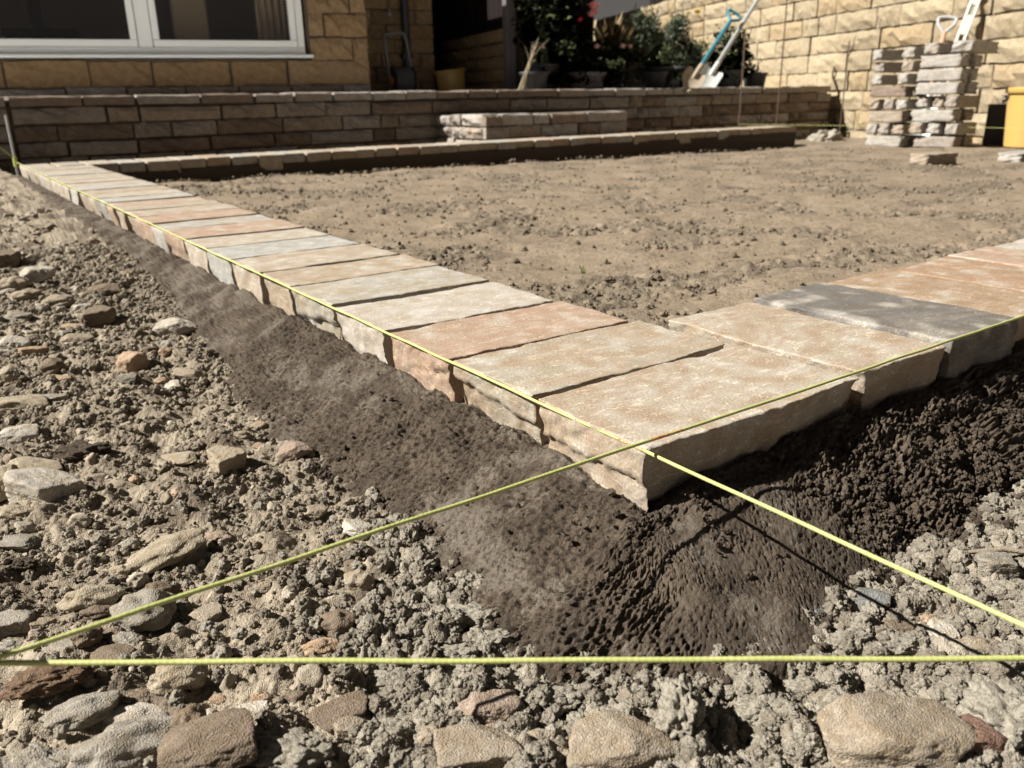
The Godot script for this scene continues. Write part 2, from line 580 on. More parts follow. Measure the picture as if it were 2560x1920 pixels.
func build_ground():
	var xs := spaced(-3.0, -0.40, 0.32, 2.2, 0.0017, 1.022, 0.06)
	var zs := spaced(-4.6, -0.42, 0.25, 1.2, 0.0017, 1.02, 0.05)
	var keep := func(x, z): return not (x > 0.03 and z < -0.03)
	tag(put(sheet(xs, zs, bank_height, bank_color, keep), "ground", M.ground), "", "", "", "structure")
	# the bare patio bed inside the edging
	xs = spaced(0.12, 0.2, 1.4, 9.0, 0.005, 1.02, 0.05)
	zs = spaced(-4.02, -1.3, -0.2, -0.12, 0.005, 1.014, 0.03)
	var h := func(x, z):
		var y := inner_soil(x, z) + 0.008 * N_soft.get_noise_2d(x * 3.5, z * 3.5) + 0.004 * N_soft.get_noise_2d(x * 11.0, z * 11.0)
		var patch := smoothstep(-0.05, 0.4, N_soft.get_noise_2d(x * 2.6 + 20.0, z * 4.0) + 0.4 * N_soft.get_noise_2d(x * 9.0, z * 12.0))
		var wx: float = x + 0.01 * N_soft.get_noise_2d(x * 60.0, z * 60.0)
		var wz: float = z + 0.01 * N_soft.get_noise_2d(x * 60.0 + 31.0, z * 60.0)
		y += 0.0035 * N_fbm.get_noise_2d(x * 7.0 + z * 3.0, z * 22.0 - x * 4.0) + (0.22 + 1.2 * patch) * (-0.004 * (N_cell.get_noise_2d(wx * 26.0, wz * 26.0) + 0.55) + 0.007 * N_fbm.get_noise_2d(x * 26.0, z * 26.0))
		if z < -2.9 and x < 4.45: y -= 0.02 * smoothstep(-2.9, -3.15, z)
		return y
	var col := func(x, z, _y):
		var n := N_fbm.get_noise_2d(x * 6.0, z * 6.0)
		var patch := smoothstep(0.0, 0.4, N_soft.get_noise_2d(x * 2.6 + 20.0, z * 4.0) + 0.4 * n)
		return Color(0.25, 0.197, 0.145).lerp(Color(0.19, 0.153, 0.115), patch).lerp(Color(0.285, 0.23, 0.172), 0.6 * smoothstep(0.1, 0.5, n))
	tag(put(sheet(xs, zs, h, col, func(_x, _z): return true), "patio_bed", M.soil), "", "", "", "structure")
	# the rest of the plot, as a low sheet out of sight, and the raised terrace behind the garden wall
	var far := put(chamfer_box(Vector3(60, 0.3, 60)), "plot", M.soil)
	far.position = Vector3(0, -0.62, 0)
	tag(far, "", "", "", "structure")
	var terrace := put(chamfer_box(Vector3(16.0, 0.7, 9.0)), "upper_terrace", M.soil)
	terrace.position = Vector3(3.2, -0.475, -4.13 - 4.5)
	tag(terrace, "", "", "", "structure")


# ---------------------------------------------------------------- mortar haunching
func haunch_mesh() -> ArrayMesh:
	var rows: Array[float] = []
	var s := -3.3
	while s < -0.9:
		rows.append(s)
		s += 0.011
	while s < -0.62:
		rows.append(s)
		s += 0.005
	while s < 0.50:
		rows.append(s)
		s += 0.0012 if s < -0.28 or s > 0.36 else 0.00095
	while s < 1.5:
		rows.append(s)
		s += 0.008
	var arc := 0.15                     # path length given to the turn round the corner
	var cols := 168
	var v := PackedVector3Array()
	var c := PackedColorArray()
	for p in rows:
		for k in cols:
			var t := lerpf(-0.25, 1.42, pow(float(k) / (cols - 1), 1.0))
			var at := Vector3.ZERO
			var out := Vector3.ZERO
			if p < 0.0:
				at = Vector3(0, 0, p)
				out = Vector3(-1, 0, 0)
			elif p < arc:
				var a := p / arc * PI / 2.0
				out = Vector3(-cos(a), 0, sin(a))
			else:
				at = Vector3(p - arc, 0, 0)
				out = Vector3(0, 0, 1)
			var w := haunch_width(at.x, at.z)
			var corner := exp(-pow(minf(absf(p), absf(p - arc)) / 0.06, 2.0)) if (p < 0.0 or p > arc) else 1.0
			w += 0.012 * N_soft.get_noise_2d(p * 8.0, 3.0) + 0.012 * corner
			var d := t * w
			if p >= 0.0 and p <= arc: d = maxf(d, 0.0)
			var top := lerpf(-0.037, -0.045, corner) if p < arc * 0.5 else lerpf(-0.030, -0.043, corner)
			var q := at + out * d
			top += 0.0045 * N_soft.get_noise_2d(q.x * 20.0, q.z * 20.0 + 50.0)
			var foot := along(FALL, q.z) + 0.005
			var y := top + (foot - top) * pow(clampf(t, 0.0, 1.0), 1.12)
			if t < 0.0: y = top - 0.006 * minf(1.0, -t * 8.0)
			if t > 1.0: y = foot - (d - w) * 1.1
			var n := (out * 0.5 + Vector3.UP).normalized()
			var sl := Vector3(q.x, 0.0, q.z * (1.0 + 0.9 * maxf(0.0, out.z)))
			# texture of trowelled, crumbling mortar: smoothest on the dome before the corner, coarse to the right
			var dome := smoothstep(-0.035, 0.0, q.x + 0.35 * q.z) * (1.0 - smoothstep(0.11, 0.16, q.x)) * smoothstep(0.005, 0.025, q.z)
			var right := smoothstep(0.10, 0.19, q.x) * smoothstep(-0.01, 0.02, q.z)
			var speck := N_fbm.get_noise_2d(q.x * 130.0, q.z * 130.0 + 11.0)
			var dried := smoothstep(0.16, 0.28, N_soft.get_noise_2d(q.x * 13.0 + 5.0, q.z * 6.0) + 0.8 * speck) * (1.0 - right)
			dried = maxf(dried, 0.9 * smoothstep(-0.55, -0.9, q.z) * smoothstep(-0.2, 0.1, N_soft.get_noise_2d(q.x * 10.0, q.z * 7.0 + 30.0) + 0.5 * speck))
			var calm := clampf(maxf(dome, 0.55 * dried), 0.0, 1.0)
			var r := lerpf(0.8, 0.16, calm) + 0.4 * right
			var drag := N_ridge.get_noise_2d(sl.x * 60.0 + sl.z * 34.0, sl.z * 130.0 - sl.x * 75.0)
			var lump := N_cell.get_noise_2d(sl.x * 165.0, sl.z * 165.0) + 1.0
			var grit := N_cell.get_noise_2d(sl.x * 430.0, sl.z * 430.0) + 1.0
			var crack := N_crack.get_noise_2d(sl.x * 52.0 + 1.3 * N_soft.get_noise_2d(sl.x * 60.0, sl.z * 60.0), sl.z * 52.0 + 1.3 * N_soft.get_noise_2d(sl.x * 60.0 + 9.0, sl.z * 60.0))
			var dy := 0.004 * N_soft.get_noise_2d(sl.x * 26.0, sl.z * 26.0) * lerpf(1.0, 0.4, dome)
			dy += r * (0.0030 * drag - 0.0036 * lump * lump - 0.0026 * grit * grit + 0.0036 * N_fbm.get_noise_2d(sl.x * 190.0, sl.z * 190.0))
			dy -= 0.0026 * smoothstep(0.30, 0.5, N_soft.get_noise_2d(sl.x * 210.0, sl.z * 210.0 + 5.0)) * smoothstep(-0.1, 0.3, N_soft.get_noise_2d(sl.x * 30.0 + 3.0, sl.z * 30.0)) * (0.25 + 0.75 * r)
			dy -= 0.0034 * (1.0 - smoothstep(0.0, 0.09, crack + 1.0)) * (0.4 + 0.6 * r) * smoothstep(-0.1, 0.25, N_soft.get_noise_2d(sl.x * 20.0, sl.z * 20.0 + 60.0) + 0.2)
			v.append(q + Vector3(0, y, 0) + n * dy)
			var tone := N_fbm.get_noise_2d(q.x * 26.0 + 70.0, q.z * 26.0)
			var wet := Color(0.088, 0.067, 0.051).lerp(Color(0.122, 0.095, 0.073), smoothstep(-0.3, 0.3, tone))
			c.append(wet.lerp(Color(0.18, 0.152, 0.124), dried * smoothstep(-0.3, 0.2, tone) * 0.8))
	var idx := PackedInt32Array()
	for j in rows.size() - 1:
		for k in cols - 1:
			var a := j * cols + k
			idx.append_array(PackedInt32Array([a, a + cols, a + 1, a + 1, a + cols, a + cols + 1]))
	return arrays_mesh(v, smooth_normals(v, idx), c, idx)


# ---------------------------------------------------------------- setts
func sett_mesh(size: Vector3, seed_: int, cell: float, rough: Vector4, tint: Color, second: Color, band: float) -> ArrayMesh:
	# size x along the sett, z its width, y its depth; its top at y = 0. rough: fracture depth of the -x, +x, -z and +z faces
	var rng := RandomNumberGenerator.new()
	rng.seed = seed_ * 31 + 5
	var l := lattice(maxi(6, int(size.x / cell)), maxi(4, int(size.y / cell)), maxi(5, int(size.z / cell)))
	var h := size / 2.0
	var o := Vector3(rng.randf(), rng.randf(), rng.randf()) * 40.0
	var ledge := [rng.randf_range(0.35, 0.62), rng.randf_range(0.35, 0.65), rng.randf_range(0.3, 0.7), rng.randf_range(0.3, 0.7)]
	var step := [rng.randf_range(-0.9, 0.35), rng.randf_range(-0.9, 0.35), rng.randf_range(-0.7, 0.3), rng.randf_range(-0.8, 0.3)]
	var tilt := [rng.randf_range(-0.25, 0.25), rng.randf_range(-0.25, 0.25), rng.randf_range(-0.15, 0.15), rng.randf_range(-0.15, 0.15)]
	var lean := [rng.randf_range(-0.05, 0.16), rng.randf_range(-0.1, 0.15), rng.randf_range(-0.1, 0.2), rng.randf_range(-0.1, 0.2)]
	var cuts := []
	for f in 4:
		for k in 5:
			var a := rng.randf_range(0.15, PI - 0.15)
			cuts.append(Vector4(cos(a), sin(a), rng.randf_range(0.25, 0.75), rng.randf_range(0.15, 0.8)))
	var v := PackedVector3Array()
	var c := PackedColorArray()
	var dir := Vector2.from_angle(rng.randf_range(-0.5, 0.5))
	for u: Vector3 in l[0]:
		var e := Vector3.ZERO
		for k in 3: e[k] = 0.45 * u[k] + 0.55 * sin(u[k] * PI / 2.0)
		var p := Vector3(e.x * h.x, (e.y - 1.0) * h.y, e.z * h.z)
		var q := p + o
		# worn, chipped arrises
		var r := 0.0008 + 0.0055 * pow(maxf(0.0, N_soft.get_noise_3dv(q * 30.0) - 0.12), 1.5)
		var inner := Vector3(clampf(p.x, -h.x + r, h.x - r), clampf(p.y, -size.y + r, -r), clampf(p.z, -h.z + r, h.z - r))
		var out := p - inner
		if out.length() > r: p = inner + out.normalized() * r
		# the plan wanders off the rectangle, and the riven faces break
		p.x += (0.003 * N_soft.get_noise_3d(o.x, o.y, q.z * 16.0) + 0.0026 * N_fbm.get_noise_3dv(q * 60.0)) * smoothstep(0.8, 1.0, absf(e.x))
		p.z += (0.0028 * N_soft.get_noise_3d(q.x * 11.0, o.y, o.z + signf(e.z) * 9.0) + 0.0030 * N_fbm.get_noise_3dv(q * 60.0)) * smoothstep(0.8, 1.0, absf(e.z))
		var down := -p.y / size.y
		for f in 4:
			var a := e.x if f < 2 else e.z
			if f % 2 == 0: a = -a
			var wgt := smoothstep(0.9, 1.0, a)
			if wgt <= 0.0: continue
			var across := q.z if f < 2 else q.x
			var flat_ := (e.z if f < 2 else e.x * size.x / size.z)
			var line: float = ledge[f] + tilt[f] * flat_ + 0.07 * N_fbm.get_noise_2d(across * 30.0, o.x + f * 5.0)
			var chip := 0.0
			for g in 5:
				var w4: Vector4 = cuts[f * 5 + g]
				chip = maxf(chip, (w4.x * flat_ * 0.7 + w4.y * down * 1.5 - w4.z) * w4.w)
			var amount: float = rough[f] * (step[f] * smoothstep(line - 0.02, line + 0.02, down) - 1.3 * chip) + minf(rough[f], 0.004) * (0.22 * N_fbm.get_noise_3dv(q * 45.0) + 0.16 * N_fbm.get_noise_3dv(q * 150.0))
			amount -= 0.0035 * exp(-pow((down - line) / 0.022, 2.0)) * smoothstep(0.05, 0.3, N_soft.get_noise_2d(across * 22.0 + 5.0, o.y)) * minf(1.0, rough[f] * 200.0)
			amount -= lean[f] * size.y * down * minf(1.0, rough[f] * 200.0)
			amount = clampf(amount, -0.016, 0.004) * smoothstep(0.0, 0.05, down)
			if f == 0: p.x -= amount * wgt
			elif f == 1: p.x += amount * wgt
			elif f == 2: p.z -= amount * wgt
			else: p.z += amount * wgt
		p.y += 0.0007 * N_soft.get_noise_2d(q.x * 9.0, q.z * 11.0) + 0.00022 * N_fbm.get_noise_2d(q.x * 60.0, q.z * 60.0)
		if band > 0.0:      # a riven grain of shallow ripples
			p.y += 0.0005 * band * N_ridge.get_noise_2d(q.x * 8.0 + q.z * 3.0, q.z * 55.0)
		v.append(p)
		var g := Vector2(q.x, q.z).dot(dir.orthogonal()) * 26.0 + 1.8 * N_soft.get_noise_3dv(q * 9.0) + p.y * 20.0
		var m := smoothstep(-0.15, 0.35, N_soft.get_noise_2d(g * 1.6, o.z) + 0.25 * N_fbm.get_noise_3dv(q * 16.0))
		var worn := smoothstep(0.0006, 0.0035, r) * smoothstep(0.15, 0.9, out.length() / maxf(r, 1e-5)) * smoothstep(0.25, 0.0, down)  # mask for a paler colour along the top edges, stronger where they are rounder
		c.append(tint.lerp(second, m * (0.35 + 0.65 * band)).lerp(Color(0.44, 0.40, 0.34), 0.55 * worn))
	return arrays_mesh(v, smooth_normals(v, l[1]), c, l[1])


func lay(parent: Node3D, low: Vector2, high: Vector2, lift: float, seed_: int, cell: float, rough: Vector4, tint: Color, second: Color, band := 0.3, turn := 0.0) -> MeshInstance3D:
	# one sett between two plan corners (x, z)
	var size := Vector3(high.x - low.x, 0.062, high.y - low.y)
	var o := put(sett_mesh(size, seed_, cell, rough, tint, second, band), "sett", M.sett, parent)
	o.position = Vector3((low.x + high.x) / 2.0, lift, (low.y + high.y) / 2.0)
	o.rotation.y = turn
	return o


func build_edging():
	var rng := RandomNumberGenerator.new()
	rng.seed = 77
	var cream := Color(0.36, 0.305, 0.242)
	var buff := Color(0.322, 0.252, 0.186)
	var pink := Color(0.335, 0.235, 0.172)
	var pale := Color(0.385, 0.338, 0.287)
	var green := Color(0.322, 0.275, 0.212)
	var cool := Color(0.332, 0.312, 0.28)
	var rust := Color(0.285, 0.20, 0.135)
	var slate := Color(0.14, 0.124, 0.11)
	# the long arm, from the corner away
	var left := base("sett_edging", Vector3.ZERO)
	tag(left, "long arm of buff sandstone setts running from the corner back to the garden wall", "edging", "sett edgings")
	var cuts := [[0.0, 0.121, buff, cream, 0.9], [0.1305, 0.2435, buff, green, 1.0], [0.251, 0.3615, pink, buff, 0.4], [0.370, 0.4915, pale, cream, 0.4], [0.5005, 0.6195, green, cool, 0.5], [0.627, 0.7305, buff, green, 0.5], [0.739, 0.8585, cream, buff, 0.5], [0.866, 0.981, cool, cool, 0.3], [0.986, 1.092, cream, pale, 0.4], [1.098, 1.225, pink, cream, 0.4], [1.231, 1.325, cool, buff, 0.5], [1.331, 1.44, pink, buff, 0.5], [1.446, 1.56, buff, cream, 0.4], [1.566, 1.654, green, buff, 0.4]]
	var z := 1.66
	while z < 3.12:
		var w := minf(rng.randf_range(0.098, 0.118), 3.155 - z)
		cuts.append([z, z + w, [buff, cream, green, pink, cool, cream][rng.randi() % 6], [cream, buff, green][rng.randi() % 3], 0.3])
		z += w + rng.randf_range(0.004, 0.007)
	var k := 0
	for c in cuts:
		var far: float = c[0]
		var cell := 0.0026 if far < 0.3 else 0.0036 if far < 0.65 else 0.006 if far < 1.1 else 0.012
		var end: float = 0.2305 if k == 0 else 0.2165 + rng.randf_range(-0.004, 0.004) if k != 1 else 0.224
		var rough := Vector4(0.0065, 0.003, 0.0026, 0.0028 if k else 0.006)
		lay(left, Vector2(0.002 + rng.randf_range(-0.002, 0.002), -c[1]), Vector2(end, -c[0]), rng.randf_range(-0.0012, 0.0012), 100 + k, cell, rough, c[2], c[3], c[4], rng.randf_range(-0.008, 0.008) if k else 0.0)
		k += 1
	var bed := put(chamfer_box(Vector3(0.205, 0.03, 3.14)), "mortar_bed", M.mortar_bed, left)
	bed.position = Vector3(0.112, -0.079, -1.585)
	# the short arm to the right
	var right := base("sett_edging", Vector3.ZERO)
	tag(right, "short arm of setts running right from the corner with one dark slate grey sett", "edging", "sett edgings")
	k = 0
	for c in [[0.2405, 0.3635, buff, cream, 0.9, 0.0025], [0.369, 0.4965, slate, Color(0.205, 0.178, 0.152), 0.5, 0.006], [0.5, 0.629, rust, Color(0.32, 0.235, 0.165), 0.5, 0.0035], [0.634, 0.772, Color(0.31, 0.21, 0.14), rust, 0.4, 0.003], [0.78, 0.892, pink, buff, 0.5, 0.003], [0.9, 1.02, pale, cool, 0.2, 0.002], [1.028, 1.15, buff, cream, 0.2, 0.002], [1.158, 1.27, pink, cream, 0.2, 0.002], [1.278, 1.4, cool, pale, 0.2, 0.002]]:
		var cell := 0.0028 if k < 2 else 0.0045
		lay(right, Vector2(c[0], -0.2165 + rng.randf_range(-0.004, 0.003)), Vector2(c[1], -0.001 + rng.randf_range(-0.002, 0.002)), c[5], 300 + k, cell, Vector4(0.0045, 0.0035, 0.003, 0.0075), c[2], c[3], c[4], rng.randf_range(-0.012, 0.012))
		k += 1
	bed = put(chamfer_box(Vector3(1.16, 0.028, 0.205)), "mortar_bed", M.mortar_bed, right)
	bed.position = Vector3(0.82, -0.079, -0.112)
	# the strip along the foot of the garden wall
	var strip := base("sett_edging", Vector3.ZERO)
	tag(strip, "far strip of setts running level along the foot of the garden wall", "edging", "sett edgings")
	var x := 0.004
	k = 0
	while x < 4.42:
		var w := rng.randf_range(0.095, 0.125)
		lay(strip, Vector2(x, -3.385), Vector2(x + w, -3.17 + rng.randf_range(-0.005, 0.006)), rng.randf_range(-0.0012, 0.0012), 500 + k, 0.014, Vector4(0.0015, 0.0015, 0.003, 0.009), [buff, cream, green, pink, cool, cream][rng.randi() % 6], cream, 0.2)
		x += w + rng.randf_range(0.002, 0.005)
		k += 1
	bed = put(chamfer_box(Vector3(4.46, 0.20, 0.212)), "mortar_bed", M.mortar_bed, strip)
	bed.position = Vector3(2.24, -0.236, -3.275)


# ---------------------------------------------------------------- builder's lines
func line_mesh(a: Vector3, b: Vector3, radius: float, red_at := Vector3.INF) -> ArrayMesh:
	# a braided cord: two crossing helices of plaited strands raise its skin
	var length := a.distance_to(b)
	var t := (b - a) / length
	var e := t.cross(Vector3.UP).normalized()
	var f := e.cross(t)
	var v := PackedVector3Array()
	var c := PackedColorArray()
	var idx := PackedInt32Array()
	var sides := 12
	var near := 0.7
	var s := 0.0
	var rings := 0
	while true:
		var p := a + t * s
		var close := p.length() < near
		for k in sides:
			var w := TAU * k / sides
			var plait := sin(w * 3.0 + s / radius * 1.35) * sin(w * 3.0 - s / radius * 1.35)
			var r := radius * (1.0 + (0.13 * plait if close else 0.0) + 0.05 * N_soft.get_noise_3d(p.x * 400.0, p.z * 400.0, w))
			v.append(p + (e * cos(w) + f * sin(w)) * r + Vector3.UP * 0.0006 * N_soft.get_noise_2d(s * 12.0, a.x))
			var col := Color(0.34, 0.38, 0.10).lerp(Color(0.47, 0.46, 0.20), 0.5 + 0.5 * N_soft.get_noise_3d(p.x * 90.0, p.z * 90.0, w * 2.0))
			if p.distance_to(red_at) < 0.016 and N_soft.get_noise_2d(s * 320.0, w * 1.2) > 0.18: col = Color(0.5, 0.06, 0.03)
			c.append(col)
		rings += 1
		if s >= length: break
		s = minf(length, s + (0.0009 if close else 0.02))
	for j in rings - 1:
		for k in sides:
			var p := j * sides + k
			var q := j * sides + (k + 1) % sides
			idx.append_array(PackedInt32Array([p, q, p + sides, q, q + sides, p + sides]))
	return arrays_mesh(v, smooth_normals(v, idx), c, idx)


func build_lines():
	tag(put(line_mesh(Vector3(-0.004, 0.010, -3.37), Vector3(0.0, -0.002, 0.245), 0.0012, Vector3(0, 0.005, -0.018)), "builders_line", M.line), "lime string stretched along the outer edge of the long sett arm", "string", "builder's lines")
	tag(put(line_mesh(Vector3(1.75, 0.0045, 0.003), Vector3(-0.372, 0.0095, 0.0005), 0.0012, Vector3(0.012, 0.004, 0.002)), "builders_line", M.line), "lime string stretched along the outer edge of the short sett arm and past the corner", "string", "builder's lines")
	tag(put(line_mesh(Vector3(-0.369, 0.0065, -0.006), Vector3(-0.004, -0.005, 0.246), 0.0012), "builders_line", M.line), "nearest lime string crossing the whole picture level in front of the corner", "string", "builder's lines")
	tag(put(line_mesh(Vector3(4.51, 0.004, -3.683), Vector3(4.75, 0.004, -1.7), 0.001), "builders_line", M.line), "thin far string running from the steel pin past the stone stacks", "string", "builder's lines")
	# the pins that hold them
	for p in [[Vector3(-0.005, -0.12, -3.4), 0.30, "short steel pin with wound string at the far end of the long arm"], [Vector3(-0.374, -0.12, -0.003), 0.15, "steel pin left of the picture that holds the nearest strings"], [Vector3(0.002, -0.12, 0.252), 0.14, "steel pin right of the picture that holds the nearest strings"]]:
		var pin := base("line_pin", p[0])
		tag(pin, p[2], "pin", "line pins")
		put(tube(PackedVector3Array([Vector3(0, 0, 0), Vector3(0, p[1], 0)]), 0.0045, 8), "rod", M.steel, pin)
		if p[1] > 0.2:
			var coil := PackedVector3Array()
			for k in 80: coil.append(Vector3(cos(k * 0.5) * 0.007, 0.112 + 0.036 * k / 80.0, sin(k * 0.5) * 0.007))
			for k in 14: coil.append(Vector3(-0.007 - 0.010 * k, 0.148 + 0.011 * k, 0.004 * k))
			var w := put(tube(coil, 0.0013, 6), "wound_string", M.line_plain, pin)


